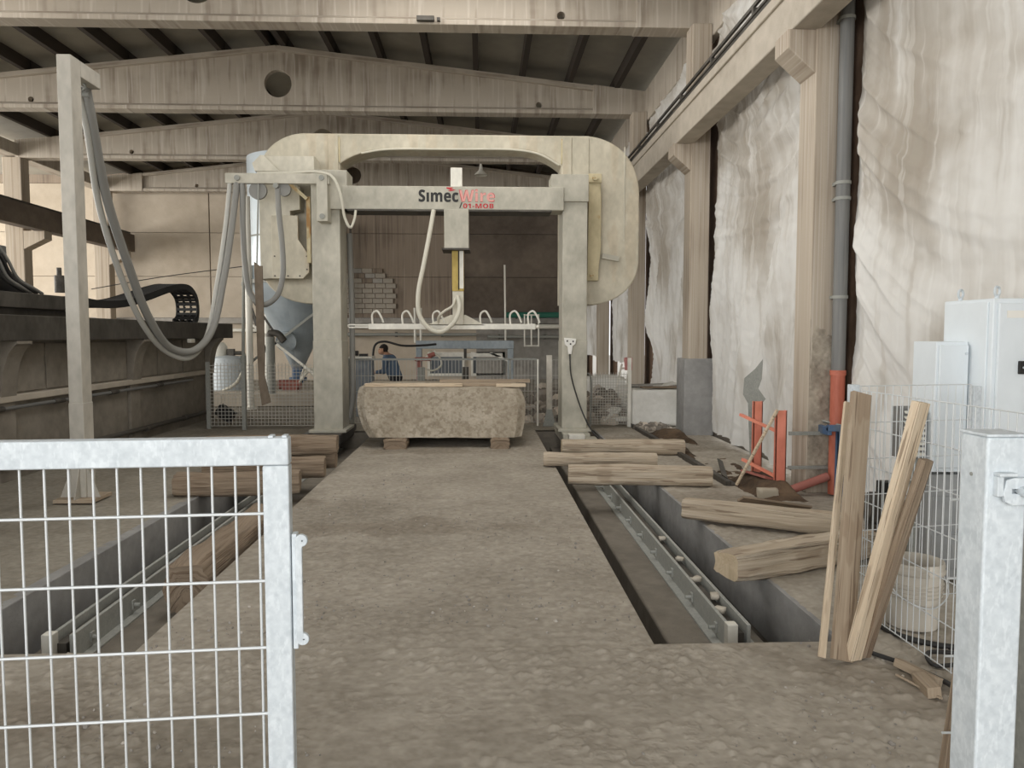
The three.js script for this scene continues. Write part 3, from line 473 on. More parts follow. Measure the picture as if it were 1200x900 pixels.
// ---------------------------------------------------------------- stone block on two timber sleepers
const blockPts = [[-1.79, 0.62], [-1.74, 0.8], [-1.66, 0.86], [-0.5, 0.87], [0.3, 0.86], [0.52, 0.83], [0.6, 0.72], [0.64, 0.5], [0.62, 0.25], [0.56, 0.14], [-1.5, 0.13], [-1.62, 0.16], [-1.7, 0.34]];
{
  const n = 60, rows = 18, dep = 14, g = new THREE.BoxGeometry(1, 1, 1, n, rows, dep), p = g.attributes.position;
  for (let i = 0; i < p.count; i++) {
    const u = p.getX(i) + 0.5, v = p.getY(i) + 0.5, w = p.getZ(i) + 0.5, y = 0.145 + v * 0.715;
    const xl = -1.78 + 0.18 * Math.pow(1 - v, 3) + 0.05 * Math.pow(v, 6), xr = 0.63 - 0.1 * Math.pow(v, 5) - 0.07 * Math.pow(1 - v, 3) - 0.07 * (1 - w) * 0 ;
    let x = mix(xl, xr, u), z = mix(-12.35, -10.8, w), q = y - 0.02 * smooth(0.85, 1, u) * v;
    z -= smooth(0.94, 1, u) * 0.12 * w + smooth(0.06, 0, u) * 0.1 * w;
    p.setXYZ(i, x, q, z);
  }
  const b = lump(g, 0.016, 5, 5);
  const st = thing('stone_block', 'rough beige stone block resting on two timber sleepers', 'stone'); mesh('block', [uvm(toCreasedNormals(b, 0.5))], M.stone, st);
  for (const [x0, x1, y, z, m] of [[-1.66, -0.28, 0.885, -10.95, M.plankPale], [-0.3, 0.42, 0.885, -11.0, M.plank], [-0.62, 0.7, 0.92, -11.25, M.plank], [0.2, 0.62, 0.88, -10.92, M.plankPale]])
    tag(mesh('plank', [span(x0, x1, y - 0.022, y + 0.022, z - 0.07, z + 0.07, 0.005)], m), x0 < -1 ? 'long pale plank on the near top edge of the stone block' : z < -11.2 ? 'greyish plank set back on top of the stone block' : x0 < 0 ? 'middle plank on the top edge of the stone block' : 'short pale plank end at the far top corner of the stone block', 'plank');
}
// ---------------------------------------------------------------- timbers
// a squared or round timber along x, resting on y = 0; cut ends are parts
function timber(len, w, h, sq, seed, rough = 0.012) {
  const N = 40, K = 28, p = [], uv = [], idx = [], r = rng(seed), bend = (r() - 0.5) * 0.03;
  const ring = (t, k) => {
    const a = k / K * Math.PI * 2, c = Math.cos(a), s = Math.sin(a), e = 2 / sq, x = (t - 0.5) * len;
    const f = 1 + (free(t * len * 3 + seed * 3, Math.abs(k - K / 2) * 0.8 + 3, 3, seed) - 0.5) * rough * 16 + (free(t * len * 1.2 + seed, Math.abs(k - K / 2) * 2.1 + 9, 2, seed + 4) - 0.5) * 0.14 - smooth(0.04, 0, t) * 0.06 - smooth(0.96, 1, t) * 0.06;
    return [x + (t === 0 || t === 1 ? (free(c * 2 + 5, s * 2 + 5, 2, seed) - 0.5) * 0.008 : 0), h / 2 + Math.sign(s) * Math.pow(Math.abs(s), e) * h / 2 * f + bend * Math.sin(t * 3.1), Math.sign(c) * Math.pow(Math.abs(c), e) * w / 2 * f];
  };
  for (let i = 0; i <= N; i++) for (let k = 0; k <= K; k++) { p.push(...ring(i / N, k % K)); uv.push(i / N * len + seed * 0.37, k / K * (w + h) * 1.6 + seed * 0.21); }
  for (let i = 0; i < N; i++) for (let k = 0; k < K; k++) { const a = i * (K + 1) + k, b = a + 1, c = a + K + 1, d = c + 1; idx.push(a, b, c, b, d, c); }
  const g = new THREE.BufferGeometry(); g.setAttribute('position', new THREE.Float32BufferAttribute(p, 3)); g.setAttribute('uv', new THREE.Float32BufferAttribute(uv, 2)); g.setIndex(idx); g.computeVertexNormals();
  const cap = (t) => { const q = [], c0 = [(t - 0.5) * len * 0.998, h / 2, 0], u2 = []; for (let k = 0; k < K; k++) { const A = ring(t, k), B = ring(t, (k + 1) % K); q.push(...c0, ...(t ? B : A), ...(t ? A : B)); u2.push(0, 0, A[2], A[1], B[2], B[1]); } const e = new THREE.BufferGeometry(); e.setAttribute('position', new THREE.Float32BufferAttribute(q, 3)); e.setAttribute('uv', new THREE.Float32BufferAttribute(u2, 2)); e.computeVertexNormals(); return e; };
  return { g, caps: [cap(0), cap(1)] };
}
function putTimber(name, label, len, w, h, sq, [x, y, z], turn, seed, mat = M.timber, tilt = 0, group, rough) {
  const o = thing(name, label, name === 'log' ? 'log' : 'timber', group), t = timber(len, w, h, sq, seed, rough);
  mesh('shaft', [t.g], mat, o); for (const c of t.caps) mesh('cut_end', [c], mat === M.timberDark ? M.timberDark : M.endGrain, o);
  o.position.set(x, y, z); o.rotation.set(0, turn, tilt, 'YXZ'); return o;
}
putTimber('log', 'farthest peeled log across the rail pit, beside the saw foot', 1.62, 0.24, 0.2, 2.6, [1.86, 0.01, -10.05], -0.03, 11, M.timber, 0.0, 'logs across the pit');
putTimber('log', 'thin peeled log in the middle of the three across the pit', 1.36, 0.19, 0.17, 2.3, [1.42, 0.012, -9.15], -0.1, 12, M.timber, 0, 'logs across the pit', 0.02);
putTimber('log', 'nearest squared log of the three across the pit', 1.5, 0.22, 0.2, 3.6, [1.66, 0.012, -8.0], -0.1, 13, M.timber, 0, 'logs across the pit', 0.02);
putTimber('timber_beam', 'long squared timber pointing at the leaning planks', 1.45, 0.17, 0.17, 5, [2.36, 0.03, -6.1], -0.52, 14, M.timber, 0.0);
putTimber('timber_beam', 'thick weathered timber with a white splintered end, overhanging the pit', 1.35, 0.24, 0.18, 6, [2.2, 0.012, -5.12], 0.42, 15, M.timber, 0.0, undefined, 0.034);
putTimber('timber_sleeper', 'short timber sleeper under the stone block, near its rounded corner', 0.34, 0.34, 0.14, 6, [-1.21, 0.0, -10.82], 1.57, 16, M.timberDark);
putTimber('timber_sleeper', 'square brown timber sleeper under the stone block on the log side', 0.34, 0.27, 0.14, 7, [0.25, 0.0, -10.82], 1.57, 17, M.timberDark);
putTimber('timber_sleeper', 'timber sleeper hidden behind under the stone block', 2.2, 0.2, 0.14, 6, [-0.55, 0.0, -12.0], 0, 18, M.timberDark);
putTimber('log', 'upper weathered log lying on the stack across the gated pit', 1.5, 0.24, 0.22, 3, [-2.44, 0.215, -8.95], 0.06, 21, M.timberDark, 0, 'weathered logs across the gated pit', 0.02);
putTimber('log', 'lower weathered log at the back of the stack across the gated pit', 1.45, 0.26, 0.21, 3.2, [-2.48, 0.0, -9.2], 0.04, 25, M.timberDark, 0, 'weathered logs across the gated pit', 0.02);
putTimber('log', 'lower weathered log in the middle of the stack, behind the gate stile', 1.3, 0.27, 0.22, 3.4, [-2.42, 0.0, -8.6], 0.1, 22, M.timberDark, 0, 'weathered logs across the gated pit', 0.02);
putTimber('log', 'weathered log seen through the top row of the gate mesh', 1.2, 0.28, 0.23, 3, [-2.45, 0.0, -7.75], 0.14, 23, M.timberDark, 0, 'weathered logs across the gated pit', 0.02);
putTimber('log', 'thick square-ended log lying lengthwise in the gated pit', 1.9, 0.3, 0.36, 4, [-1.95, -0.27, -6.02], 1.56, 24, M.timberDark, 0, 'weathered logs across the gated pit', 0.02);
// ---------------------------------------------------------------- track rails in the pits
function track(label, xc) {
  const o = thing('track_rail', label, 'rail', 'saw track rails'), z0 = -4.4, z1 = -12.7, y0 = -0.28;
  mesh('base_plate', [span(xc - 0.13, xc + 0.13, y0, y0 + 0.012, z1, z0)], M.railSteel, o);
  for (const s of [-1, 1]) mesh('flat_bar', [span(xc + s * 0.06 - 0.012, xc + s * 0.06 + 0.012, y0 + 0.012, -0.12, z1, z0, 0.004)], M.railSteel, o);
  mesh('chain', [span(xc - 0.03, xc + 0.03, y0 + 0.02, -0.17, z1, z0)], M.darkSteel, o);
  mesh('end_stop', [span(xc - 0.085, xc - 0.02, y0 + 0.02, -0.1, z0 - 0.02, z0 + 0.05, 0.008)], M.whitePaint, o);
  const bolt = mergeGeometries([rod(V(0, 0, 0), V(0.05, 0, 0), 0.013, 8), span(0.0, 0.012, -0.03, 0.03, -0.02, 0.02)].map(clean));
  for (let k = 0; k < 15; k++) for (const s of [-1, 1]) { const b = new THREE.Mesh(bolt, M.railSteel); b.name = 'bolt'; b.castShadow = b.receiveShadow = true; b.position.set(xc + s * 0.072, -0.21, -4.6 - k * 0.55); b.rotation.y = s < 0 ? Math.PI : 0; o.add(b); }
}
track('steel track rail in the open pit beside the logs', 1.52); track('steel track rail in the pit behind the gate', -2.42);
// ================================================================ NEAR SIDE: GATE, FENCE, CABINETS
// ---------------------------------------------------------------- mesh gate
{
  const gate = thing('mesh_gate', 'galvanised wire mesh gate in the foreground with a flat lever handle', 'gate');
  const W = 1.5, Hg = 1.362, Wb = 0.06, mkBar = (x0, x1, y0, y1) => span(x0, x1, y0, y1, -0.02, 0.02, 0.004);
  mesh('top_bar', [mkBar(-W, 0, Hg - 0.064, Hg)], M.galv, gate); mesh('bottom_bar', [mkBar(-W + Wb, -Wb, 0.1, 0.16)], M.galv, gate);
  mesh('stile', [mkBar(-Wb, 0, 0.1, Hg - 0.0645)], M.galv, gate); mesh('stile', [mkBar(-W, -W + Wb, 0.1, Hg - 0.0645)], M.galv, gate);
  for (const x of [-0.004, -0.035]) mesh('weld', [box(0.012, 0.006, 0.03, x - 0.006, Hg + 0.002, 0, 0.002)], M.galv, gate);
  const vw = new THREE.CylinderGeometry(0.003, 0.003, Hg - 0.06 - 0.15, 8), hw = new THREE.CylinderGeometry(0.0036, 0.0036, W - 0.1, 8); hw.rotateZ(Math.PI / 2);
  const wire = (g, x, y, z) => { const m = new THREE.Mesh(g, M.galvWire); m.name = 'wire'; m.position.set(x, y, z); m.castShadow = m.receiveShadow = true; gate.add(m); };
  for (let k = 0; k < 27; k++) wire(vw, -0.073 - k * 0.0522, (Hg - 0.06 + 0.15) / 2, 0);
  for (let k = 0; k < 7; k++) wire(hw, -W / 2, Hg - 0.064 - 0.115 - k * 0.16, 0.0055);
  // lever handle on the free side
  const hd = mesh('mounting_plate', [span(0.002, 0.014, 0.86, 1.135, -0.012, 0.016, 0.002)], M.galv, gate);
  const hs = new THREE.Shape(); hs.moveTo(0.012, 0.885); hs.lineTo(0.012, 1.128); hs.absarc(0.026, 1.122, 0.0145, Math.PI * 0.8, -Math.PI * 0.45, true); hs.lineTo(0.0275, 1.098); hs.lineTo(0.0275, 0.905); hs.absarc(0.026, 0.888, 0.0145, Math.PI * 0.45, -Math.PI * 0.8, true);
  for (const y of [1.122, 0.888]) { const h = new THREE.Path(); h.absarc(0.0285, y, 0.004, 0, Math.PI * 2, true); hs.holes.push(h); }
  mesh('handle', [plate(hs, 0.012, 0.03, 0.002, 10)], M.galv, gate);
  gate.position.set(-0.449, 0, -1.8); gate.rotation.y = 0.075;
}
// ---------------------------------------------------------------- gate post with its latch
{
  const p = thing('gate_post', 'square galvanised gate post with a latch, at the frame edge', 'post');
  const post = mesh('post', [span(0.985, 1.068, 0.012, 1.4, -1.535, -1.45, 0.006)], M.galv, p);
  mesh('cap', [span(0.983, 1.07, 1.4, 1.406, -1.537, -1.448, 0.002)], M.galv, p);
  mesh('base_plate', [span(0.94, 1.11, 0.004, 0.014, -1.58, -1.4)], M.galv, p);
  mesh('screw', [rod(V(0.986, 1.32, -1.495), V(0.983, 1.32, -1.495), 0.004, 8)], M.galvDull, post);
  const latch = mesh('latch', [plate(poly([[1.01, 1.29], [1.016, 1.318], [1.03, 1.322], [1.075, 1.322], [1.075, 1.27], [1.03, 1.268], [1.015, 1.275]], [[[1.026, 1.29], [1.026, 1.302], [1.05, 1.302], [1.05, 1.29]]]), 0.008, -1.435, 0.001)], M.galv, p);
  mesh('pin', [rod(V(1.048, 1.296, -1.44), V(1.048, 1.296, -1.418), 0.01, 14), rod(V(1.048, 1.296, -1.45), V(1.048, 1.296, -1.434), 0.006, 8)], M.galv, latch);
  mesh('keeper', [span(0.999, 1.012, 1.285, 1.325, -1.452, -1.436, 0.002), span(0.999, 1.035, 1.325, 1.332, -1.452, -1.43, 0.002)], M.galv, latch);
}
// fence panel that the post ends, seen edge-on at the picture edge
{
  const f = thing('mesh_fence', 'narrow strip of wire mesh fence just beyond the gate post', 'fence');
  mesh('post', [span(1.165, 1.225, 0.012, 1.36, -1.6, -1.54, 0.004)], M.galvDull, f);
  const vw = new THREE.CylinderGeometry(0.0028, 0.0028, 1.2, 8), hw = new THREE.CylinderGeometry(0.003, 0.003, 0.3, 8); hw.rotateZ(Math.PI / 2);
  for (const x of [1.11, 1.155]) { const m = new THREE.Mesh(vw, M.galvWire); m.name = 'wire'; m.position.set(x, 0.7, -1.66); m.castShadow = true; f.add(m); }
  for (let k = 0; k < 7; k++) { const m = new THREE.Mesh(hw, M.galvWire); m.name = 'wire'; m.position.set(1.2, 0.15 + k * 0.18, -1.664); m.castShadow = true; f.add(m); }
  mesh('clip', [span(1.095, 1.2, 0.93, 0.965, -1.66, -1.65, 0.002), rod(V(1.14, 0.947, -1.65), V(1.14, 0.947, -1.64), 0.008, 10)], M.galv, f);
  const bd = (label, a, b, w, t, m, roll) => tag(mesh('board', [wbar(a, b, w, t, 0.003, roll)], m), label, 'board');
  bd('pale board standing behind the fence strip at the picture edge', V(1.3, 0.02, -1.9), V(1.345, 1.3, -1.92), 0.16, 0.025, M.plankPale, 0.1);
  bd('brown board leaning behind the foot of the gate post', V(1.085, 0.02, -1.74), V(1.15, 1.1, -1.66), 0.1, 0.022, M.timberDark, 0.1);
}
// ---------------------------------------------------------------- wire mesh fence beside the pit
function meshPanel(parent, a, b, h, dx, rows, rv = 0.0025, y0 = 0.05) {    // separate wires from a to b
  const L = a.distanceTo(b), ang = Math.atan2(-(b.z - a.z), b.x - a.x), vw = new THREE.CylinderGeometry(rv, rv, h, 6), hw = new THREE.CylinderGeometry(rv * 1.25, rv * 1.25, L, 6); hw.rotateZ(Math.PI / 2);
  const n = Math.round(L / dx);
  for (let k = 0; k <= n; k++) { const m = new THREE.Mesh(vw, M.galvWire); m.name = 'wire'; m.castShadow = m.receiveShadow = true; m.position.set(mix(a.x, b.x, k / n), a.y + y0 + h / 2, mix(a.z, b.z, k / n)); parent.add(m); }
  for (let k = 0; k <= rows; k++) { const m = new THREE.Mesh(hw, M.galvWire); m.name = 'wire'; m.castShadow = m.receiveShadow = true; m.position.set((a.x + b.x) / 2 - Math.sin(ang) * 0.006, a.y + y0 + h * k / rows, (a.z + b.z) / 2 - Math.cos(ang) * 0.006); m.rotation.y = ang; parent.add(m); }
}
{
  const f = thing('mesh_fence', 'wire mesh fence panel with planks leaning on it, beside the rail pit', 'fence');
  meshPanel(f, V(2.1, 0.02, -4.16), V(2.13, 0.02, -2.55), 1.22, 0.0505, 6);
  mesh('post', [span(2.06, 2.11, 0.012, 1.32, -4.25, -4.2, 0.004)], M.galv, f); mesh('post', [span(2.1, 2.15, 0.012, 1.32, -2.54, -2.49, 0.004)], M.galv, f);
  const f2 = thing('mesh_fence', 'wire mesh fence panel running from the corner post to the cabinets', 'fence');
  meshPanel(f2, V(2.13, 0.02, -4.23), V(2.85, 0.02, -4.36), 1.24, 0.0505, 6);
  mesh('post', [span(2.86, 2.91, 0.012, 1.3, -4.4, -4.35, 0.004)], M.galv, f2);
  const pk = (label, a, b, w, t, m, roll) => tag(mesh('plank', [wbar(a, b, w, t, 0.003, roll)], m), label, 'plank');
  pk('broad grey plank leaning on the mesh fence by the pit corner', V(1.745, 0.015, -3.58), V(2.03, 1.285, -4.03), 0.11, 0.03, M.plank, 0.15);
  pk('thin pale lath leaning beside the broad grey plank', V(1.665, 0.015, -3.62), V(2.0, 1.23, -4.12), 0.035, 0.02, M.plankPale, 0.1);
  pk('pale plank with a knotted top leaning outward on the mesh fence', V(1.81, 0.015, -3.6), V(2.05, 1.285, -3.5), 0.085, 0.045, M.plankPale, 0.5);
  pk('short brown batten leaning behind the pale knotted plank', V(1.88, 0.015, -3.63), V(2.06, 1.02, -3.46), 0.06, 0.04, M.timberDark, 0.4);
  pk('small offcut of wood lying by the fence foot', V(1.99, 0.03, -3.52), V(2.06, 0.03, -3.3), 0.05, 0.04, M.plank);
  pk('stubby square offcut under the fence foot', V(2.0, 0.03, -3.36), V(1.98, 0.03, -3.2), 0.06, 0.05, M.plank);
  pk('thin splinter of wood near the fence foot', V(1.93, 0.015, -3.42), V(2.0, 0.015, -3.18), 0.016, 0.01, M.plank);
  const cb = (label, pts, r, m = M.cable) => tag(mesh('cable', [tube(P3(pts), r, 60, 8)], m), label, 'cable');
  cb('black cable lying under the mesh fence', [[1.88, 0.02, -3.72], [1.97, 0.02, -3.6], [2.05, 0.025, -3.45], [2.1, 0.03, -3.25], [2.09, 0.02, -3.0], [2.0, 0.02, -2.8]], 0.012);
  cb('looped black cable behind the mesh fence', [[2.6, 0.02, -3.35], [2.3, 0.02, -3.5], [2.16, 0.02, -3.5], [2.2, 0.03, -3.62], [2.45, 0.02, -3.6], [2.8, 0.02, -3.5]], 0.011);
  cb('black hose curving round the bucket', [[2.15, 0.02, -4.15], [2.2, 0.02, -3.85], [2.4, 0.02, -3.7], [2.7, 0.03, -3.75], [3.0, 0.03, -3.9]], 0.016);
}
// ---------------------------------------------------------------- bucket
{
  const b = thing('bucket', 'dusty white plastic bucket on the floor behind the mesh fence', 'bucket');
  mesh('body', [lathe([[0, 0.004], [0.125, 0.004], [0.128, 0.0], [0.15, 0.3], [0.158, 0.3], [0.16, 0.315], [0.152, 0.318], [0.156, 0.34], [0.152, 0.36], [0.146, 0.36], [0.142, 0.3], [0.122, 0.02], [0, 0.02]], 36)], M.dustyWhite, b);
  for (let k = 0; k < 4; k++) mesh('rib', [new THREE.TorusGeometry(0.145 + k * 0.0012, 0.004, 6, 36).rotateX(Math.PI / 2).translate(0, 0.18 + k * 0.022, 0)], M.dustyWhite, b);
  mesh('handle', [tube([V(-0.158, 0.3, 0), V(-0.14, 0.2, 0.1), V(0, 0.14, 0.168), V(0.14, 0.2, 0.1), V(0.158, 0.3, 0)], 0.004, 30, 6)], M.galvWire, b);
  b.position.set(2.36, 0.012, -4.05);
}
// ---------------------------------------------------------------- electrical cabinets
{
  const c = thing('electrical_cabinet', 'tall pale grey electrical cabinet with lifting eyes on top', 'cabinet');
  mesh('body', [span(3.1, 3.43, 0.1, 1.82, -5.06, -4.56, 0.008)], M.cabinet, c); mesh('plinth', [span(3.12, 3.42, 0.01, 0.1, -5.04, -4.58)], M.darkSteel, c);
  const d = mesh('door', [span(3.125, 3.42, 0.13, 1.79, -4.56, -4.538, 0.005)], M.cabinet, c);
  mesh('handle', [span(3.25, 3.3, 1.36, 1.44, -4.538, -4.52, 0.004)], M.black, d); mesh('lock', [rod(V(3.275, 1.4, -4.522), V(3.275, 1.4, -4.512), 0.007, 10)], M.galv, d);
  mesh('label_plate', [span(3.17, 3.36, 1.7, 1.745, -4.538, -4.535)], M.whitePlastic, d); mesh('side_panel', [span(3.088, 3.1, 0.15, 1.8, -5.03, -4.6, 0.003)], M.cabinet, c);
  for (const z of [-4.98, -4.62]) mesh('lifting_eye', [new THREE.TorusGeometry(0.028, 0.008, 8, 20).rotateY(0.5).translate(3.16, 1.865, z), rod(V(3.16, 1.82, z), V(3.16, 1.84, z), 0.014, 10)], M.galv, c);
  const s = thing('electrical_cabinet', 'smaller pale box cabinet fixed to the side of the tall one', 'cabinet');
  mesh('body', [span(2.875, 3.082, 0.72, 1.555, -5.02, -4.76, 0.006)], M.cabinet, s); mesh('door', [span(2.89, 3.076, 0.75, 1.535, -4.76, -4.742, 0.005)], M.cabinet, s);
  mesh('lock', [rod(V(3.06, 1.48, -4.742), V(3.06, 1.48, -4.734), 0.009, 10)], M.galv, s);
  const v = thing('vent_unit', 'dark louvred vent unit behind the mesh fence, below the small cabinet', 'vent');
  mesh('case', [span(2.7, 2.87, 0.8, 1.13, -4.95, -4.82, 0.006)], M.greyPipe, v);
  for (let k = 0; k < 9; k++) mesh('slat', [bar(V(2.715, 0.83 + k * 0.034, -4.812), V(2.855, 0.83 + k * 0.034, -4.812), 0.006, 0.026, 0, 0.5)], M.whitePaint, v);
  mesh('bracket', [span(2.72, 2.75, 0.02, 0.8, -4.92, -4.88), span(2.82, 2.85, 0.02, 0.8, -4.92, -4.88)], M.galvDull, v);
  const m = thing('pump_motor', 'dark pump on the floor behind the fence, below the vent', 'pump');
  mesh('motor', [rod(V(2.92, 0.3, -5.6), V(3.16, 0.3, -5.6), 0.12, 20), rod(V(2.88, 0.3, -5.6), V(2.92, 0.3, -5.6), 0.09, 20)], M.darkSteel, m); mesh('foot', [span(2.92, 3.16, 0.03, 0.19, -5.7, -5.5)], M.darkSteel, m); mesh('terminal_box', [span(2.98, 3.1, 0.4, 0.5, -5.65, -5.55, 0.006)], M.black, m);
  const g = thing('grey_locker', 'low grey steel locker at the foot of the electrical cabinets', 'locker');
  mesh('body', [span(2.89, 3.07, 0.02, 0.7, -5.0, -4.78, 0.006)], M.locker, g); for (const y of [0.2, 0.45]) mesh('drawer_front', [span(2.895, 3.065, y - 0.11, y + 0.11, -4.78, -4.768, 0.003)], M.locker, g);
}
// ---------------------------------------------------------------- down pipe at the trestle column
{
  const d = thing('down_pipe', 'grey rainwater pipe with an orange lower end, beside the trestle column', 'pipe');
  mesh('pipe', [rod(V(3.5, 1.24, -7.42), V(3.5, 6.1, -7.42), 0.066, 20)], M.greyPipe, d); mesh('lower_pipe', [rod(V(3.5, 0.02, -7.42), V(3.5, 1.22, -7.42), 0.068, 20), rod(V(3.5, 1.2, -7.42), V(3.5, 1.25, -7.42), 0.076, 20)], M.orangePipe, d);
  for (const y of [1.95, 2.9, 3.05, 4.6]) mesh('pipe_clip', [rod(V(3.5, y, -7.42), V(3.5, y + 0.03, -7.42), 0.074, 20), span(3.44, 3.5, y, y + 0.03, -7.524, -7.44)], M.galvDull, d);
}
// ---------------------------------------------------------------- orange and blue steel trestle
{
  const t = thing('steel_trestle', 'orange and blue steel trestle of channel posts in front of the column', 'trestle');
  const chan = (x, z, y0, y1, m, n, w = 0.11) => mesh(n, [span(x - w / 2, x + w / 2, y0, y1, z - 0.012, z, 0.002), span(x - w / 2, x - w / 2 + 0.012, y0, y1, z - 0.05, z, 0.002), span(x + w / 2 - 0.012, x + w / 2, y0, y1, z - 0.05, z, 0.002)], m, t);
  chan(3.0, -7.55, 0.02, 0.84, M.orange, 'orange_post'); chan(2.98, -8.15, 0.02, 0.88, M.orange, 'orange_post', 0.1); chan(3.5, -7.28, 0.02, 0.66, M.blue, 'blue_post', 0.1); 
  mesh('blue_rail', [span(3.36, 3.56, 0.66, 0.72, -7.34, -7.28, 0.004), span(3.36, 3.4, 0.62, 0.7, -7.6, -7.3, 0.004)], M.blue, t); mesh('top_strip', [bar(V(3.4, 0.735, -7.5), V(3.54, 0.7, -7.28), 0.04, 0.015)], M.galvDull, t);
  mesh('orange_rail', [bar(V(2.84, 0.72, -8.3), V(2.98, 0.62, -7.56), 0.035, 0.03), bar(V(2.84, 0.24, -8.2), V(2.98, 0.16, -7.57), 0.04, 0.03)], M.orange, t);
  mesh('kick_plate', [bar(V(2.86, 0.13, -8.05), V(2.96, 0.13, -7.62), 0.02, 0.22, 0, Math.PI / 2)], M.red, t);
  mesh('cross_bar', [span(3.05, 3.46, 0.6, 0.635, -7.5, -7.47)], M.galvDull, t); mesh('cross_bar', [span(3.05, 3.46, 0.26, 0.29, -7.5, -7.47)], M.galvDull, t);
  tag(mesh('drain_pipe', [rod(V(3.07, 0.06, -7.44), V(3.42, 0.2, -7.4), 0.042, 18)], M.red), 'brownish red drain pipe lying between the orange and blue posts', 'pipe');
  tag(mesh('stick', [rod(V(2.66, 0.03, -7.86), V(2.93, 0.85, -7.49), 0.018, 8)], M.plankPale), 'pale wooden stick leaning against the orange post', 'stick');
  tag(mesh('torn_panel', [plate(poly([[-0.06, -0.74], [-0.1, 0.0], [-0.16, 0.1], [-0.15, 0.3], [-0.02, 0.42], [0.07, 0.54], [0.06, 0.3], [0.02, 0.18], [0.11, 0.06], [0.0, -0.08], [-0.02, -0.2], [-0.03, -0.74]]), 0.004).rotateY(-0.6).translate(3.3, 0.77, -9.1)], M.galvDull), 'torn grey sheet of metal standing against the plastic sheet behind the trestle', 'panel');
  tag(mesh('stone_offcut', [lump(new THREE.BoxGeometry(0.18, 0.1, 0.1, 6, 4, 4), 0.02, 9, 3).translate(2.78, 0.05, -7.3)], M.stone), 'small square stone offcut before the orange post', 'stone');
  tag(mesh('rail_kerb', [span(2.56, 2.62, -0.01, 0.06, -13.2, -7.9, 0.01), span(2.62, 2.7, -0.01, 0.02, -13.2, -7.9, 0.004)], M.darkSteel), 'dark steel kerb rail running from the log to the white blocks', 'rail');
  tag(mesh('bent_strip', [bar(V(2.66, 0.04, -8.25), V(2.9, 0.07, -9.2), 0.07, 0.012, 0, 0.3)], M.darkSteel), 'bent dark steel strip lying by the kerb rail', 'strip');
  tag(mesh('thin_board', [wbar(V(2.2, 0.2, -6.4), V(2.95, 0.03, -6.75), 0.08, 0.02, 0.002, 1.4)], M.timberDark), 'thin dark board behind the long squared timber', 'board');
  // soil spilled along the kerb rail
  const soil = mesh('soil', [field(2.64, 3.17, -12.6, -7.0, 0.03, (x, z) => -0.01 + 0.14 * smooth(0.28, 0.5, free(x * 1.7 + 4, z * 0.8 + 9, 3, 71)) * smooth(2.64, 2.85, x) * smooth(3.17, 3.05, x) * smooth(-12.6, -11.8, z) * smooth(-7.0, -7.6, z) + 0.05 * (free(x * 9, z * 9, 3, 77) - 0.5))], M.soil);
  soil.userData = { label: 'dark crumbly soil between the kerb rail and the plastic sheet', category: 'soil', kind: 'stuff' };
}
// ================================================================ FAR SIDE AND RUNWAY
// ---------------------------------------------------------------- festoon post
{
  const p = thing('festoon_post', 'tall square steel post with a short top arm holding the hoses', 'post');
  const post = mesh('post', [span(-3.9, -3.77, 0.95, 4.17, -7.56, -7.38, 0.008), span(-3.904, -3.766, 0.05, 0.955, -7.564, -7.376, 0.008)], M.postGrey, p);
  mesh('arm', [span(-3.9, -3.77, 4.02, 4.17, -7.94, -7.56, 0.008)], M.postGrey, p);
  const base = mesh('base_plate', [span(-4.03, -3.66, 0.015, 0.05, -7.66, -7.28, 0.005)], M.plank, p);
  for (const [x0, x1, z] of [[-3.9, -4.02, -7.4], [-3.77, -3.65, -7.4]]) mesh('gusset', [plate(poly([[x0, 0.05], [x1, 0.05], [x0, 0.36]]), 0.015, z)], M.postGrey, base);
  mesh('gusset', [plate(poly([[0, 0.05], [0.11, 0.05], [0, 0.36]]), 0.012).rotateY(-Math.PI / 2).translate(-3.83, 0, -7.38)], M.postGrey, base);
  mesh('shackle', [new THREE.TorusGeometry(0.035, 0.01, 8, 16).translate(-3.86, 3.99, -7.75), rod(V(-3.86, 3.96, -7.9), V(-3.98, 3.96, -7.9), 0.03, 10)], M.galvDull, p);
}
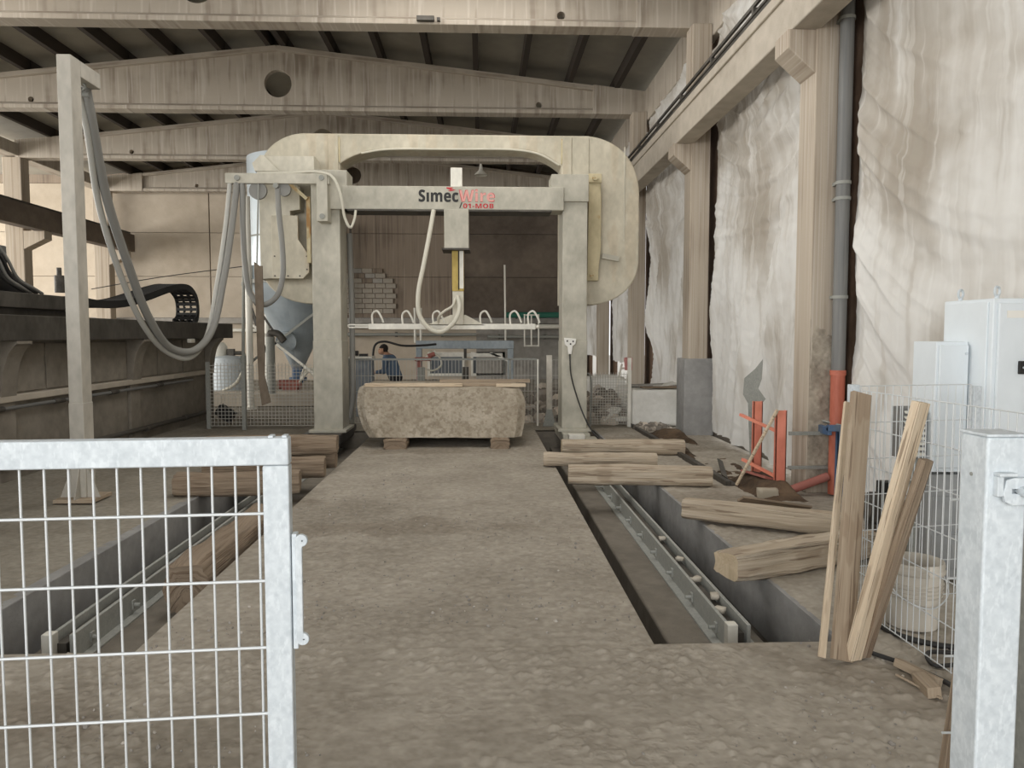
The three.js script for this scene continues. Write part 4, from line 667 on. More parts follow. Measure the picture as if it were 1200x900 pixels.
// ---------------------------------------------------------------- raised concrete runway
{
  const w = struct('runway_wall', 'raised concrete runway with a dark steel edge beam and curved brackets', 'wall');
  mesh('body', [span(-6.9, -5.2, 0, 1.53, -14.9, 2.5)], M.pit, w);
  mesh('edge_beam', [span(-5.3, -4.93, 1.53, 1.81, -15.45, 2.5, 0.012)], M.darkSteel, w); mesh('deck', [span(-6.9, -5.3, 1.53, 1.76, -15.45, 2.5, 0.01)], M.darkSteel, w);
  for (const z of [-14.75, -11.6, -8.5, -5.3]) {
    const s = new THREE.Shape(); s.moveTo(-5.21, 0.93); s.lineTo(-5.12, 0.93); s.bezierCurveTo(-5.1, 1.25, -5.05, 1.42, -4.93, 1.5); s.lineTo(-4.93, 1.53); s.lineTo(-5.21, 1.53); s.closePath();
    mesh('bracket', [plate(s, 0.28, z + 0.14, 0.006, 10)], M.pit, w);
    mesh('rib', [span(-5.2, -5.15, 0.0, 0.94, z - 0.16, z + 0.16, 0.008)], M.pit, w);
  }
  for (let k = 0; k < 12; k++) mesh('panel', [span(-5.2, -5.185, 0.96, 1.5, -14.55 + k * 1.05, -14.55 + k * 1.05 + 1.0, 0.004)], M.pit, w);
  mesh('ledge', [span(-5.2, -5.12, 0.86, 0.94, -14.9, 2.5, 0.015)], M.concrete, w);
  for (const z of [-9.6, -6.9, -13.2]) mesh('lug', [span(-4.95, -4.88, 1.46, 1.53, z - 0.1, z + 0.08, 0.01)], M.whitePaint, w);
  const pp = thing('wall_pipe', 'dark pipe fixed low along the raised runway wall', 'pipe'); mesh('pipe', [rod(V(-5.12, 0.16, -14.7), V(-5.12, 0.2, -9.5), 0.035, 12), rod(V(-5.12, 0.2, -9.5), V(-5.12, 0.2, -3), 0.035, 12)], M.darkSteel, pp); for (const z of [-13.5, -12, -10.4]) mesh('coupling', [rod(V(-5.12, 0.17, z), V(-5.12, 0.17, z + 0.18), 0.045, 12)], M.darkSteel, pp);
  const p2 = thing('wall_pipe', 'thin grey pipe under the ledge of the raised runway wall', 'pipe'); mesh('pipe', [rod(V(-5.13, 0.8, -13.8), V(-5.13, 0.8, -4), 0.022, 10)], M.greyPipe, p2); for (const z of [-12.5, -11, -9.6, -8.4]) mesh('coupling', [rod(V(-5.13, 0.8, z), V(-5.13, 0.8, z + 0.22), 0.032, 10)], M.darkSteel, p2);
}
// ---------------------------------------------------------------- trolley and cable chain on the runway
{
  const t = thing('runway_trolley', 'black machine trolley with hydraulic hoses on the raised runway', 'machine');
  mesh('bed', [span(-6.2, -5.25, 1.9, 2.08, -10.5, -7.0, 0.015), span(-6.1, -5.35, 1.78, 1.9, -10.4, -7.1)], M.darkSteel, t);
  mesh('housing', [plate(poly([[-2.4, 2.08], [0, 2.08], [-0.25, 2.26], [-0.75, 2.72], [-1.2, 2.8], [-2.4, 2.85]]), 0.6).rotateY(Math.PI / 2).translate(-5.5, 0, -9.6)], M.black, t);
  mesh('cylinder', [rod(V(-5.45, 2.14, -10.2), V(-5.45, 2.36, -10.2), 0.06, 14), rod(V(-5.45, 2.36, -10.2), V(-5.45, 2.46, -10.2), 0.03, 14)], M.darkSteel, t);
  for (let k = 0; k < 4; k++) mesh('hydraulic_hose', [tube(P3([[-5.4, 2.6, -8.6 - k * 0.09], [-5.36, 2.45, -8.7 - k * 0.09], [-5.36, 2.25, -8.85 - k * 0.1], [-5.36, 2.15, -9.1 - k * 0.12], [-5.4, 2.1, -9.35 - k * 0.12]]), 0.02, 24, 6)], k % 2 ? M.rubber : M.cable, t);
  mesh('valve_block', [span(-5.52, -5.38, 2.35, 2.6, -9.0, -8.6, 0.01)], M.greyPipe, t);
  const ch = thing('cable_chain', 'black cable drag chain curling over on the raised runway', 'chain');
  const path = new THREE.CatmullRomCurve3(P3([[-5.6, 2.06, -10.5], [-5.6, 2.03, -11.2], [-5.6, 2.08, -12.0], [-5.6, 2.22, -12.8], [-5.6, 2.38, -13.6], [-5.6, 2.46, -14.2], [-5.6, 2.43, -14.6], [-5.6, 2.28, -14.86], [-5.6, 2.06, -14.92], [-5.6, 1.9, -14.86], [-5.6, 1.83, -14.7]]));
  const linkG = mergeGeometries([span(-0.2, -0.175, -0.055, 0.055, -0.06, 0.06), span(0.175, 0.2, -0.055, 0.055, -0.06, 0.06), span(-0.2, 0.2, 0.04, 0.052, -0.025, 0.025), span(-0.2, 0.2, -0.052, -0.04, -0.025, 0.025), span(-0.07, -0.055, -0.045, 0.045, -0.05, 0.05), span(0.055, 0.07, -0.045, 0.045, -0.05, 0.05)].map(clean));
  const n = 48;
  for (let k = 0; k < n; k++) { const p = path.getPointAt((k + 0.5) / n), q = path.getTangentAt((k + 0.5) / n), m = new THREE.Mesh(linkG, M.black); m.name = 'link'; m.castShadow = m.receiveShadow = true; m.position.copy(p); m.lookAt(p.clone().add(q)); ch.add(m); }
}
// ---------------------------------------------------------------- far mesh fences
function farPanel(parent, x0, x1, y0, y1, z, dx = 0.05, dy = 0.2) {
  const v = []; for (let x = x0; x <= x1; x += dx) v.push(box(0.007, y1 - y0, 0.007, x, (y0 + y1) / 2, z)); for (let y = y0; y <= y1 + 0.001; y += dy) v.push(box(x1 - x0, 0.008, 0.008, (x0 + x1) / 2, y, z + 0.007));
  const m = mesh('wire_mesh', v, M.meshFar, parent); m.userData.kind = 'stuff'; return m;
}
{
  const f = thing('mesh_fence', 'low mesh fence between the runway end and the saw column', 'fence');
  farPanel(f, -4.58, -2.6, 0.06, 1.12, -13.1, 0.06, 0.06); mesh('post', [span(-4.64, -4.58, 0.01, 1.14, -13.13, -13.07)], M.galvDull, f); mesh('post', [span(-3.99, -3.93, 0.01, 1.16, -12.93, -12.87)], M.galvDull, f);
  const p = thing('pole', 'slim grey pole rising from the low mesh fence', 'pole'); mesh('shaft', [rod(V(-3.96, 1.16, -12.9), V(-3.88, 4.0, -12.9), 0.025, 10)], M.galvDull, p); mesh('collar', [rod(V(-3.96, 1.14, -12.9), V(-3.955, 1.25, -12.9), 0.045, 10), rod(V(-3.925, 2.4, -12.9), V(-3.924, 2.46, -12.9), 0.035, 10)], M.galvDull, p);
  const f2 = thing('mesh_fence', 'mesh fence behind the stone block, with a cream end post', 'fence');
  farPanel(f2, -2.2, 0.95, 0.08, 1.16, -13.3, 0.06, 0.27); farPanel(f2, 1.22, 1.5, 0.08, 1.16, -13.3, 0.06, 0.27);
  mesh('top_rail', [span(-2.2, 0.95, 1.16, 1.19, -13.32, -13.28)], M.galvDull, f2);
  mesh('post', [span(-2.32, -2.22, 0.01, 1.19, -13.35, -13.25)], M.galvDull, f2); mesh('post', [span(0.46, 0.5, 0.01, 1.17, -13.32, -13.28)], M.galvDull, f2); mesh('end_post', [span(1.12, 1.21, 0.01, 1.24, -13.36, -13.26)], M.dustyWhite, f2);
  mesh('post', [span(0.95, 0.98, 0.01, 1.17, -13.32, -13.28)], M.whitePaint, f2); mesh('foot', [plate(poly([[1.05, 0.01], [1.28, 0.01], [1.21, 0.3], [1.12, 0.3]]), 0.02, -13.23)], M.galvDull, f2);
  const f3 = thing('mesh_fence', 'mesh fence panel on the log side of the saw column', 'fence');
  farPanel(f3, 1.85, 2.5, 0.06, 0.95, -13.1, 0.045, 0.045); mesh('post', [span(2.5, 2.56, 0.01, 1.2, -13.13, -13.07)], M.whitePaint, f3); mesh('post', [tube(P3([[1.78, 0.02, -13.1], [1.78, 0.85, -13.1], [1.8, 0.94, -13.1], [1.85, 0.9, -13.1], [1.86, 0.02, -13.1]]), 0.016, 40, 6)], M.galvDull, f3);
}
// ---------------------------------------------------------------- silo, tank
{
  const s = thing('silo', 'blue grey steel silo with a conical hopper behind the saw column', 'silo');
  const xs = -4.75, zs = -20;
  mesh('barrel', [rod(V(xs, 2.9, zs), V(xs, 6.0, zs), 1.15, 40)], std({ map: paint([196, 206, 212], 401), roughness: 0.4, metalness: 0.35 }), s); mesh('hopper', [rod(V(xs, 0.75, zs), V(xs, 2.9, zs), 0.16, 40, 1.15)], M.blueGrey, s); mesh('ring', [rod(V(xs, 2.86, zs), V(xs, 2.96, zs), 1.19, 40), rod(V(xs, 4.0, zs), V(xs, 4.04, zs), 1.165, 40)], M.galvDull, s);
  mesh('outlet', [rod(V(xs, 0.35, zs), V(xs, 0.75, zs), 0.15, 20), rod(V(xs, 0.42, zs), V(xs, 0.5, zs), 0.22, 20)], M.blue, s);
  mesh('manhole', [rod(V(xs - 0.1, 1.5, zs + 0.42), V(xs - 0.12, 1.42, zs + 0.66), 0.23, 24), rod(V(xs - 0.12, 1.43, zs + 0.64), V(xs - 0.122, 1.42, zs + 0.68), 0.26, 24)], M.blueGrey, s);
  for (const [dx, dz] of [[-0.95, 0.75], [0.95, 0.75], [-0.95, -0.75], [0.95, -0.75]]) mesh('leg', [rod(V(xs + dx * 1.05, 0.0, zs + dz * 1.05), V(xs + dx, 3.3, zs + dz), 0.07, 12)], M.whitePaint, s);
  for (const [a, b] of [[[-0.98, 1.9], [0.98, 0.3]], [[-0.98, 0.9], [0.98, 2.4]]]) mesh('brace', [bar(V(xs + a[0], a[1], zs + 0.8), V(xs + b[0], b[1], zs + 0.8), 0.06, 0.03)], a[1] > 1.5 ? M.whitePaint : M.galvDull, s);
  mesh('brace', [bar(V(xs - 0.98, 2.6, zs + 0.8), V(xs - 0.4, 1.7, zs + 0.8), 0.05, 0.03), bar(V(xs - 0.98, 2.4, zs + 0.75), V(xs - 0.6, 1.2, zs + 0.8), 0.07, 0.04)], M.darkSteel, s);
  const pu = thing('feed_pump', 'red feed pump with pale hoses under the silo outlet', 'pump'); mesh('body', [span(xs - 0.28, xs + 0.1, 0.02, 0.32, zs + 0.1, zs + 0.5, 0.03), rod(V(xs - 0.4, 0.34, zs + 0.35), V(xs + 0.15, 0.34, zs + 0.35), 0.12, 16)], M.red, pu);
  for (let k = 0; k < 3; k++) mesh('hose', [tube(P3([[xs + 0.15, 0.4, zs + 0.4 + k * 0.05], [xs + 0.3 + k * 0.1, 0.75, zs + 0.5], [xs + 0.55 + k * 0.12, 0.5, zs + 0.5], [xs + 0.7 + k * 0.1, 0.05, zs + 0.5]]), 0.03, 30, 6)], M.hosePale, pu);
  const wp = thing('pole', 'white pole standing behind the hanging belt', 'pole'); mesh('shaft', [rod(V(-4.95, 0.05, -16.6), V(-4.95, 4.5, -16.6), 0.07, 14)], M.whitePaint, wp); mesh('foot', [rod(V(-4.95, 0, -16.6), V(-4.95, 0.05, -16.6), 0.14, 14)], M.whitePaint, wp);
  const gp = thing('standpipe', 'grey standpipe in front of the silo hopper', 'pipe'); mesh('pipe', [rod(V(-4.76, 0.25, -17.5), V(-4.76, 1.55, -17.5), 0.1, 16), rod(V(-4.76, 0.0, -17.5), V(-4.76, 0.25, -17.5), 0.06, 12)], M.galvDull, gp); mesh('elbow', [tube(P3([[-4.76, 1.5, -17.5], [-4.76, 1.62, -17.5], [-4.6, 1.62, -17.5], [-4.45, 1.45, -17.5]]), 0.08, 20, 10)], M.darkSteel, gp);
  const k = thing('water_tank', 'pale metal water tank behind the low mesh fence', 'tank'); k.position.set(-6.2, 0, -19.0);
  mesh('vessel', [lathe([[0, 0.1], [0.4, 0.12], [0.42, 0.2], [0.42, 1.0], [0.4, 1.06], [0, 1.1]], 32)], M.galv, k); mesh('pressure_dome', [lathe([[0, 1.05], [0.18, 1.06], [0.19, 1.3], [0.12, 1.4], [0, 1.43]], 20).translate(-0.2, 0, 0)], M.whitePaint, k); mesh('valve', [rod(V(0.1, 1.15, 0), V(0.4, 1.15, 0), 0.05, 10), span(0.0, 0.16, 1.06, 1.25, -0.06, 0.06)], M.darkSteel, k); mesh('hose', [tube(P3([[0.4, 1.12, 0], [0.52, 0.85, 0.4], [0.4, 0.45, 0.7], [0.05, 0.25, 0.7]]), 0.04, 30, 8)], M.hosePale, k); mesh('leg', [span(-0.3, 0.3, 0.0, 0.12, -0.3, 0.3)], M.darkSteel, k);
  const tr = thing('trough', 'low concrete water trough across the far floor behind the silo pump', 'trough'); mesh('wall', [span(-8, -3.2, 0.02, 0.28, -18.2, -18.0, 0.01), span(-8, -3.2, 0.02, 0.28, -17.2, -17.05, 0.01)], M.concrete, tr);
  tag(mesh('tilted_box', [box(0.3, 0.2, 0.2, 0, 0, 0, 0.01).rotateZ(-0.6).translate(-4.5, 0.22, -13.6)], M.black), 'small black box tipped over behind the low mesh fence', 'box');
}
// ---------------------------------------------------------------- portal machine behind the stone block
{
  const m = thing('portal_frame', 'blue grey steel portal machine beyond the stone block', 'machine'), z = -19;
  mesh('top_beam', [span(-1.62, 0.78, 1.25, 1.45, z - 0.1, z + 0.1, 0.01)], M.blueGrey, m); for (const x of [-1.55, 0.7]) mesh('post', [span(x - 0.07, x + 0.07, 0.02, 1.25, z - 0.08, z + 0.08, 0.01)], M.blueGrey, m);
  mesh('rail', [span(-1.3, 0.5, 1.05, 1.14, z - 0.05, z + 0.02)], M.whitePaint, m); mesh('carriage', [span(-0.45, -0.38, 0.98, 1.25, z, z + 0.06), span(-0.5, -0.33, 0.02, 0.8, z - 0.06, z + 0.02)], M.darkSteel, m);
  mesh('strut', [bar(V(-1.5, 0.95, z), V(-1.15, 1.2, z), 0.05, 0.04), bar(V(0.65, 0.95, z), V(0.2, 1.15, z), 0.05, 0.04)], M.whitePaint, m); mesh('hose', [tube(P3([[-1.5, 0.8, z + 0.1], [-1.2, 0.72, z + 0.15], [-1.0, 0.85, z + 0.15], [-1.05, 1.05, z + 0.1], [-1.3, 1.2, z + 0.1]]), 0.025, 30, 6)], M.hosePale, m);
  for (const x of [-1.64, -1.5]) mesh('conduit', [rod(V(x, 1.4, z + 0.05), V(x, 2.25, z + 0.05), 0.03, 8)], M.whitePaint, m); mesh('mast', [rod(V(0.58, 1.4, z + 0.05), V(0.56, 3.3, z + 0.05), 0.022, 8)], M.whitePaint, m);
  mesh('ladder', [rod(V(1.05, 1.3, z), V(1.05, 2.1, z), 0.02, 6), rod(V(1.4, 1.3, z), V(1.4, 2.1, z), 0.02, 6), rod(V(1.05, 1.32, z), V(1.4, 1.32, z), 0.02, 6), rod(V(1.05, 2.08, z), V(1.4, 2.08, z), 0.02, 6), rod(V(1.22, 1.32, z), V(1.22, 2.08, z), 0.02, 6)], M.whitePaint, m);
  for (const [n, xa, xb] of [[1, -1.7, -0.55], [2, -0.35, 0.72]]) {
    const w = struct('window_' + n, n === 1 ? 'white framed low window beyond the stone block' : 'second white framed low window next to the portal post', 'window'); const zz = ZW + 0.0, k = 27.2 / 24.0;
    mesh('frame', [span(xa * k, xb * k, 0.12, 0.22, zz - 0.24, zz - 0.12), span(xa * k, xb * k, 0.9, 0.98, zz - 0.24, zz - 0.12), span(xa * k, xa * k + 0.08, 0.22, 0.9, zz - 0.24, zz - 0.12), span(xb * k - 0.08, xb * k, 0.22, 0.9, zz - 0.24, zz - 0.12)], M.whitePaint, w);
    mesh('pane', [span(xa * k + 0.08, xb * k - 0.08, 0.22, 0.9, zz - 0.2, zz - 0.19)], std({ color: '#5e646a', roughness: 0.25 }), w);
  }
  const c = thing('control_cabinet', 'blue grey control cabinet left of the worker', 'cabinet'); mesh('body', [span(-2.42, -2.12, 0.02, 1.13, -15.2, -14.8, 0.008)], std({ map: paint([136, 143, 150], 411), roughness: 0.55 }), c); mesh('tray', [span(-2.56, -2.1, 1.13, 1.18, -15.25, -14.75, 0.004)], M.whitePaint, c); mesh('tool', [rod(V(-2.5, 1.24, -14.9), V(-2.38, 1.24, -14.9), 0.05, 10), span(-2.36, -2.2, 1.18, 1.23, -14.95, -14.85)], M.cable, c);
  const rs = thing('red_stand', 'slim red stand behind the fence, right of the worker', 'stand'); mesh('post', [span(-1.36, -1.26, 0.03, 1.05, -16.05, -15.95, 0.01)], M.red, rs); mesh('head', [span(-1.4, -1.05, 1.05, 1.13, -16.08, -15.92, 0.02), rod(V(-1.12, 1.15, -16), V(-0.98, 1.2, -16), 0.05, 10)], M.red, rs); mesh('base', [span(-1.5, -1.12, 0.0, 0.03, -16.2, -15.8)], M.red, rs);
  tag(mesh('air_hose', [tube(P3([[-2.2, 0.55, -15.4], [-2.18, 1.0, -15.4], [-2.12, 1.4, -15.4], [-1.95, 1.46, -15.4], [-1.6, 1.38, -15.45], [-1.2, 1.38, -15.7], [-0.95, 1.4, -15.9]]), 0.024, 50, 6)], M.cable), 'black air hose arching over the worker', 'hose');
  const ap = thing('grinding_cart', 'small dark cart at the feet of the worker', 'cart'); mesh('body', [span(-2.42, -2.24, 0.12, 0.62, -15.7, -15.3, 0.03)], M.darkSteel, ap); for (const z of [-15.6, -15.36]) mesh('wheel', [rod(V(-2.36, 0.09, z), V(-2.3, 0.09, z), 0.08, 14)], M.black, ap);
  const st = thing('steel_tube', 'cut grey post standing behind the fence between worker and window', 'post'); mesh('shaft', [span(-1.22, -1.08, 0.02, 0.98, -14.6, -14.5, 0.01)], M.galvDull, st); mesh('foot', [span(-1.3, -1.0, 0.0, 0.02, -14.7, -14.4)], M.galvDull, st);
}
// ---------------------------------------------------------------- pipes along the end wall
{
  const run = (name, label, y, z, r, x0, x1, m) => { const o = thing(name, label, 'pipe', 'pipes along the end wall'); mesh('pipe', [rod(V(x0, y, z), V(x1, y, z), r, 12)], m, o); for (let x = x0 + 0.4; x < x1; x += 1.6) mesh('bracket', [span(x - 0.03, x + 0.03, y - r - 0.03, y + r + 0.03, ZW - 0.12, z)], M.darkSteel, o); return o; };
  run('wall_pipe', 'green pipe high along the end wall beside the saw column', 2.28, ZW + 0.4, 0.1, 0.8, 3.6, M.green); run('wall_pipe', 'white pipe just below the green pipe', 1.88, ZW + 0.4, 0.08, 1.0, 3.6, M.whitePaint); run('wall_pipe', 'thin grey pipe low on the grey end wall', 1.52, ZW + 0.35, 0.05, 0.2, 3.6, M.galvDull);
  run('wall_pipe', 'upper white pipe behind the guide bar', 1.9, ZW + 0.35, 0.06, -5.0, -0.2, M.whitePaint); run('wall_pipe', 'lower grey pipe behind the guide bar', 1.6, ZW + 0.3, 0.05, -5.0, -0.2, M.galvDull); run('wall_pipe', 'long pale pipe on the end wall above the water tank', 1.75, ZW + 0.2, 0.06, -11.5, -5.6, M.whitePaint);
  const cg = thing('wire_cage', 'tall wire cage beside the saw column on the end wall', 'cage'); farPanel(cg, -5.0, -4.55, 2.3, 5.3, ZW + 0.25, 0.15, 0.5); for (const x of [-5.05, -4.55]) mesh('upright', [span(x, x + 0.05, 2.2, 5.4, ZW + 0.2, ZW + 0.3)], M.darkSteel, cg);
  const lp = thing('pendant_lamp', 'small white factory lamp hanging under the far roof beam', 'lamp'); mesh('shade', [lathe([[0.03, 0.32], [0.05, 0.2], [0.07, 0.14], [0.18, 0.03], [0.18, 0.0], [0.06, 0.06], [0.0, 0.1]], 20)], M.whitePaint, lp); mesh('cord', [rod(V(0, 0.3, 0), V(0, 0.42, 0), 0.01, 6)], M.cable, lp); lp.position.set(-0.02, 6.02, -21.75); 
  const fl = thing('junction_box', 'dark junction box clipped to the nearest roof beam', 'box'); mesh('case', [span(-0.99, -0.72, 6.4, 6.47, -12.2, -12.12, 0.006)], M.darkSteel, fl); mesh('gland', [span(-0.68, -0.63, 6.4, 6.45, -12.2, -12.13, 0.004)], M.darkSteel, fl);
}
tag(mesh('strung_cable', [tube(P3([[-9.9, 2.75, -20], [-8.2, 3.05, -20], [-6.2, 3.32, -20.0], [-5.9, 3.36, -20]]), 0.012, 40, 6)], M.cable), 'thin dark cable strung across to the silo in front of the pale end wall', 'cable');
// ---------------------------------------------------------------- white stone blocks, rubble
{
  const g1 = lump(new THREE.BoxGeometry(1.05, 0.62, 1.5, 20, 12, 24), 0.03, 4, 7).translate(3.12, 0.33, -13.85); tag(mesh('stone_block', [uvm(g1)], M.stoneWhite), 'white ribbed stone block against the footing column', 'stone');
  const g2 = lump(new THREE.BoxGeometry(0.9, 0.62, 1.2, 16, 12, 16), 0.08, 3, 9).translate(2.72, 0.33, -17.4); tag(mesh('stone_block', [uvm(g2)], M.stoneWhite), 'rounded white stone block behind the far mesh fence', 'stone');
  const slab = (label, x, y, z, w, h, d, ry, rz, m) => { const g = lump(new THREE.BoxGeometry(w, h, d, 6, 2, 5), 0.012, 6, 11); g.rotateZ(rz); g.rotateY(ry); g.translate(x, y, z); tag(mesh('stone_slab', [uvm(g)], m), label, 'stone'); };
  slab('flat white offcut on the ribbed stone block, nearest the sheet', 3.3, 0.7, -13.6, 0.5, 0.04, 0.22, 0.5, 0.12, M.stoneWhite); slab('grey offcut lying across the ribbed stone block', 2.95, 0.69, -13.7, 0.6, 0.04, 0.2, -0.4, 0.05, M.wallGrey); slab('brown board on the ribbed stone block', 3.15, 0.675, -13.35, 0.7, 0.03, 0.3, 0.1, 0, M.timberDark);
  slab('white slab leaning in front of the rubble', 2.28, 0.16, -13.7, 0.45, 0.06, 0.25, 0.6, 0.45, M.stoneWhite); slab('small white slab flat beside the leaning one', 2.45, 0.1, -13.5, 0.35, 0.07, 0.2, -0.3, 0.1, M.stoneWhite);
  const ld = thing('hand_frame', 'white ladder-like frame leaning in the rubble', 'frame'); mesh('rail', [bar(V(2.62, 0.1, -15.4), V(2.86, 1.0, -15.6), 0.04, 0.03), bar(V(2.86, 0.08, -15.4), V(3.02, 1.0, -15.6), 0.04, 0.03)], M.whitePaint, ld); for (const k of [0.15, 0.4, 0.65, 0.9]) mesh('rung', [bar(V(mix(2.62, 2.86, k), mix(0.1, 1, k), mix(-15.4, -15.6, k)), V(mix(2.86, 3.02, k), mix(0.08, 1, k), mix(-15.4, -15.6, k)), 0.04, 0.03)], M.whitePaint, ld); mesh('cloth', [lump(new THREE.BoxGeometry(0.14, 0.25, 0.1, 6, 8, 6), 0.03, 9, 3).translate(2.97, 1.0, -15.5)], std({ color: '#c78a86', roughness: 0.9 }), ld);
  const stone = lump(new THREE.IcosahedronGeometry(0.09, 1), 0.05, 11, 5).toNonIndexed(); stone.computeVertexNormals();
  const heap = (label, x0, x1, z0, z1, h, n, m, seed, big = 1) => { const r = rng(seed), im = new THREE.InstancedMesh(stone, m, n), M4 = new THREE.Matrix4(), col = new THREE.Color(); im.name = numbered('rubble'); im.castShadow = im.receiveShadow = true; for (let i = 0; i < n; i++) { const u = r(), v = r(), s = (0.4 + r() * 1.1) * big, hh = h * Math.sin(Math.PI * u * 0.98) * Math.sin(Math.PI * Math.min(1, v * 0.9 + 0.1)); M4.compose(V(mix(x0, x1, u), 0.03 + hh * r(), mix(z0, z1, v)), new THREE.Quaternion().setFromEuler(new THREE.Euler(r() * 6, r() * 6, r() * 6)), V(s, s * (0.5 + r() * 0.5), s * (0.7 + r() * 0.6))); im.setMatrixAt(i, M4); const b = 0.16 + r() * r() * 0.65; col.setRGB(b, b * 0.88, b * 0.74); im.setColorAt(i, col); } im.userData = { label, category: 'rubble', kind: 'stuff' }; scene.add(im); };
  const rub = std({ color: '#ffffff', roughness: 0.95 });
  heap('brown and white stone rubble heaped behind the stone block fence', 0.6, 1.9, -15.6, -13.8, 0.55, 420, rub, 501); heap('pale stone rubble heaped before the white stone blocks', 1.75, 2.9, -16.2, -13.5, 0.5, 520, rub, 503); heap('dark rubble strewn at the foot of the ribbed stone block', 2.6, 3.15, -13.05, -12.5, 0.05, 220, rub, 505, 0.45);
  // chips and pebbles strewn over the floor
  const chip = lump(new THREE.IcosahedronGeometry(0.01, 1), 0.008, 90, 5).toNonIndexed(); chip.computeVertexNormals();
  const im = new THREE.InstancedMesh(chip, std({ color: '#ffffff', roughness: 0.95 }), 1500), r = rng(611), M4 = new THREE.Matrix4(), col = new THREE.Color(); im.name = 'gravel'; im.castShadow = im.receiveShadow = true;
  for (let i = 0; i < 1500; i++) { let x, z; do { if (i % 3) { x = mix(-1.7, 3.2, r()); z = mix(-4.6, -1.6, r()); } else { x = mix(-1.7, 0.85, r()); z = mix(-11, -3.9, r()); } } while ((z < ZF - 0.02 && (x < SL + 0.03 || x > SR - 0.03)) || free(x * 1.1 + 31, z * 1.1 + 17, 2, 3) < 0.42 + r() * 0.25); const s = 0.25 + 0.9 * r() * r() + (r() > 0.985 ? 0.7 : 0); M4.compose(V(x, crust(x, z) + 0.002, z), new THREE.Quaternion().setFromEuler(new THREE.Euler(r() * 6, r() * 6, r() * 6)), V(s, s * 0.7, s)); im.setMatrixAt(i, M4); const b = 0.26 + r() * r() * r() * 0.5; col.setRGB(b, b * 0.92, b * 0.82); im.setColorAt(i, col); }
  im.userData = { label: 'small pale stone chips strewn over the dusty floor', category: 'gravel', kind: 'stuff' }; scene.add(im);
  for (const [i, [x, z]] of [[1.53, -6.4], [1.53, -5.8], [1.51, -5.3], [1.54, -4.95], [1.5, -4.7]].entries()) { const g = lump(new THREE.BoxGeometry(0.05, 0.03, 0.06, 3, 2, 3), 0.018, 22, 20 + i).rotateY(i).translate(x, -0.135, z); tag(mesh('pebble', [g], M.pebble), ['farthest pale pebble caught in the track rail', 'pale pebble in the track rail, second from the logs', 'middle one of the pale pebbles in the track rail', 'pale pebble in the track rail, next to the nearest one', 'pale pebble nearest the end stop of the track rail'][i], 'stone', 'pebbles on the rail'); }
}
// ---------------------------------------------------------------- worker
function capsuleBody(bones, res, center, size, k = 0.03) {
  const mc = new MarchingCubes(res, new THREE.MeshBasicMaterial(), false, false, 120000); mc.isolation = 0; const f = mc.field, a = V(), ba = V(), pa = V();
  for (let z = 0; z < res; z++) for (let y = 0; y < res; y++) for (let x = 0; x < res; x++) {
    const px = center.x + (x - res / 2) / (res / 2) * size, py = center.y + (y - res / 2) / (res / 2) * size, pz = center.z + (z - res / 2) / (res / 2) * size; let d = 9;
    for (const [p, q, r1, r2] of bones) { ba.subVectors(q, p); pa.set(px - p.x, py - p.y, pz - p.z); const h = clamp(pa.dot(ba) / Math.max(1e-9, ba.dot(ba))), e = a.copy(pa).addScaledVector(ba, -h).length() - mix(r1, r2, h), m = Math.max(k - Math.abs(d - e), 0) / k; d = Math.min(d, e) - m * m * k * 0.25; }
    f[x + y * res + z * res * res] = -d;
  }
  mc.update(); const n = mc.count, g = new THREE.BufferGeometry(), P = new Float32Array(mc.positionArray.slice(0, n * 3)), N = new Float32Array(mc.normalArray.slice(0, n * 3));
  for (let i = 0; i < n; i++) { P[i * 3] = center.x + P[i * 3] * size; P[i * 3 + 1] = center.y + P[i * 3 + 1] * size; P[i * 3 + 2] = center.z + P[i * 3 + 2] * size; }
  g.setAttribute('position', new THREE.BufferAttribute(P, 3)); g.setAttribute('normal', new THREE.BufferAttribute(N, 3)); return g;
}
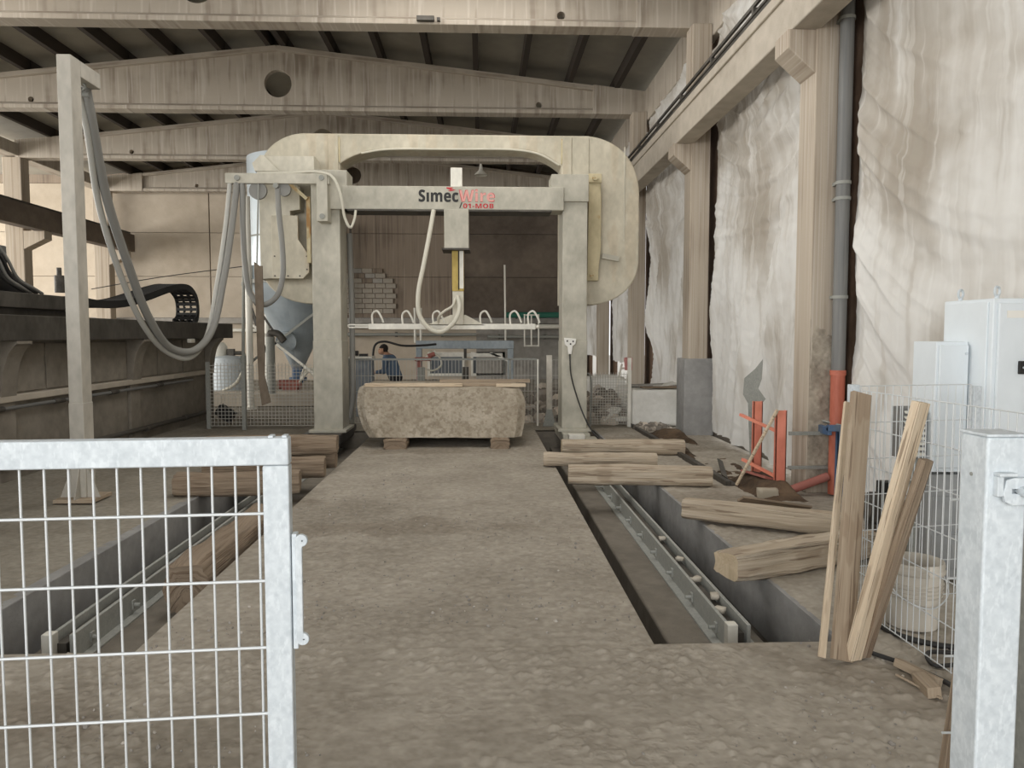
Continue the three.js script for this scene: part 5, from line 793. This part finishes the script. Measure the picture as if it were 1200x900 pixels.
{
  const o = [-1.85, 0, -15.6], J = (x, y, z) => V(o[0] + x, o[1] + y, o[2] + z);
  const hip = J(0.1, 0.74, 0), chest = J(-0.02, 1.06, 0), neck = J(-0.08, 1.2, 0), head = J(-0.14, 1.285, 0), bones = [[hip, chest, 0.14, 0.155], [chest, neck, 0.13, 0.055], [neck, head, 0.055, 0.06]];
  for (const s of [-1, 1]) { const h = J(0.1, 0.72, s * 0.09), kn = J(-0.06, 0.42, s * 0.12), an = J(0.06, 0.09, s * 0.13); bones.push([h, kn, 0.095, 0.062], [kn, an, 0.062, 0.042], [an, J(-0.12, 0.045, s * 0.14), 0.045, 0.036], [J(-0.05, 1.13, s * 0.1), J(-0.06, 1.11, s * 0.19), 0.08, 0.065], [J(-0.06, 1.11, s * 0.19), J(-0.12, 0.86, s * 0.2), 0.056, 0.046], [J(-0.12, 0.86, s * 0.2), J(-0.3, 0.84, s * 0.09), 0.043, 0.032]); }
  const body = capsuleBody(bones, 108, J(-0.05, 0.68, 0), 0.72), parts = [body];
  const headG = capsuleBody([[J(-0.14, 1.28, 0), J(-0.13, 1.32, 0), 0.085, 0.09], [J(-0.19, 1.245, 0), J(-0.16, 1.29, 0), 0.05, 0.07], [J(-0.23, 1.28, 0), J(-0.222, 1.3, 0), 0.016, 0.011], [J(-0.13, 1.285, 0.088), J(-0.13, 1.305, 0.09), 0.012, 0.016], [J(-0.13, 1.285, -0.088), J(-0.13, 1.305, -0.09), 0.012, 0.016], [J(-0.2, 1.235, 0), J(-0.222, 1.25, 0), 0.02, 0.008]], 64, J(-0.14, 1.29, 0), 0.14, 0.02); parts.push(headG);
  for (const s of [-1, 1]) { const w = J(-0.3, 0.84, s * 0.09), p = J(-0.36, 0.825, s * 0.08), b = [[w, p, 0.027, 0.033]]; for (let k = 0; k < 4; k++) { const q = J(-0.375, 0.835 - k * 0.017, s * 0.075), q2 = J(-0.415 + 0.004 * k, 0.825 - k * 0.017, s * 0.065), q3 = J(-0.43 + 0.006 * k, 0.815 - k * 0.016, s * 0.045); b.push([q, q2, 0.0095, 0.0085], [q2, q3, 0.0085, 0.0075]); } b.push([J(-0.34, 0.845, s * 0.07), J(-0.375, 0.865, s * 0.05), 0.011, 0.009], [J(-0.375, 0.865, s * 0.05), J(-0.4, 0.855, s * 0.035), 0.009, 0.008]); parts.push(capsuleBody(b, 52, J(-0.36, 0.83, s * 0.07), 0.11, 0.008)); }
  const g = mergeGeometries(parts), P = g.attributes.position, C = new Float32Array(P.count * 3), c = new THREE.Color();
  for (let i = 0; i < P.count; i++) { const x = P.getX(i) - o[0], y = P.getY(i), z = P.getZ(i) - o[2], hand = x < -0.285 && y < 0.9 && y > 0.75; c.set(hand ? '#b98f74' : y > 1.2 ? ((y > 1.325 || (x > -0.13 && y > 1.25)) ? '#2a2420' : (Math.abs(Math.abs(z) - 0.034) < 0.013 && Math.abs(y - 1.3) < 0.01 && x < -0.2) ? '#231a16' : (Math.abs(z) < 0.025 && Math.abs(y - 1.255) < 0.006 && x < -0.2) ? '#7e4a41' : '#b98f74') : y < 0.12 ? '#26221f' : y < 0.78 ? '#2b2c30' : '#55677c'); C.set([c.r, c.g, c.b], i * 3); }
  g.setAttribute('color', new THREE.BufferAttribute(C, 3));
  const m = new THREE.Mesh(g, std({ vertexColors: true, roughness: 0.9 })); m.name = 'person'; m.castShadow = m.receiveShadow = true; scene.add(m); tag(m, 'worker in a blue grey jacket and dark trousers, bending forward behind the fence', 'person');
}
renderer.render(scene, camera);
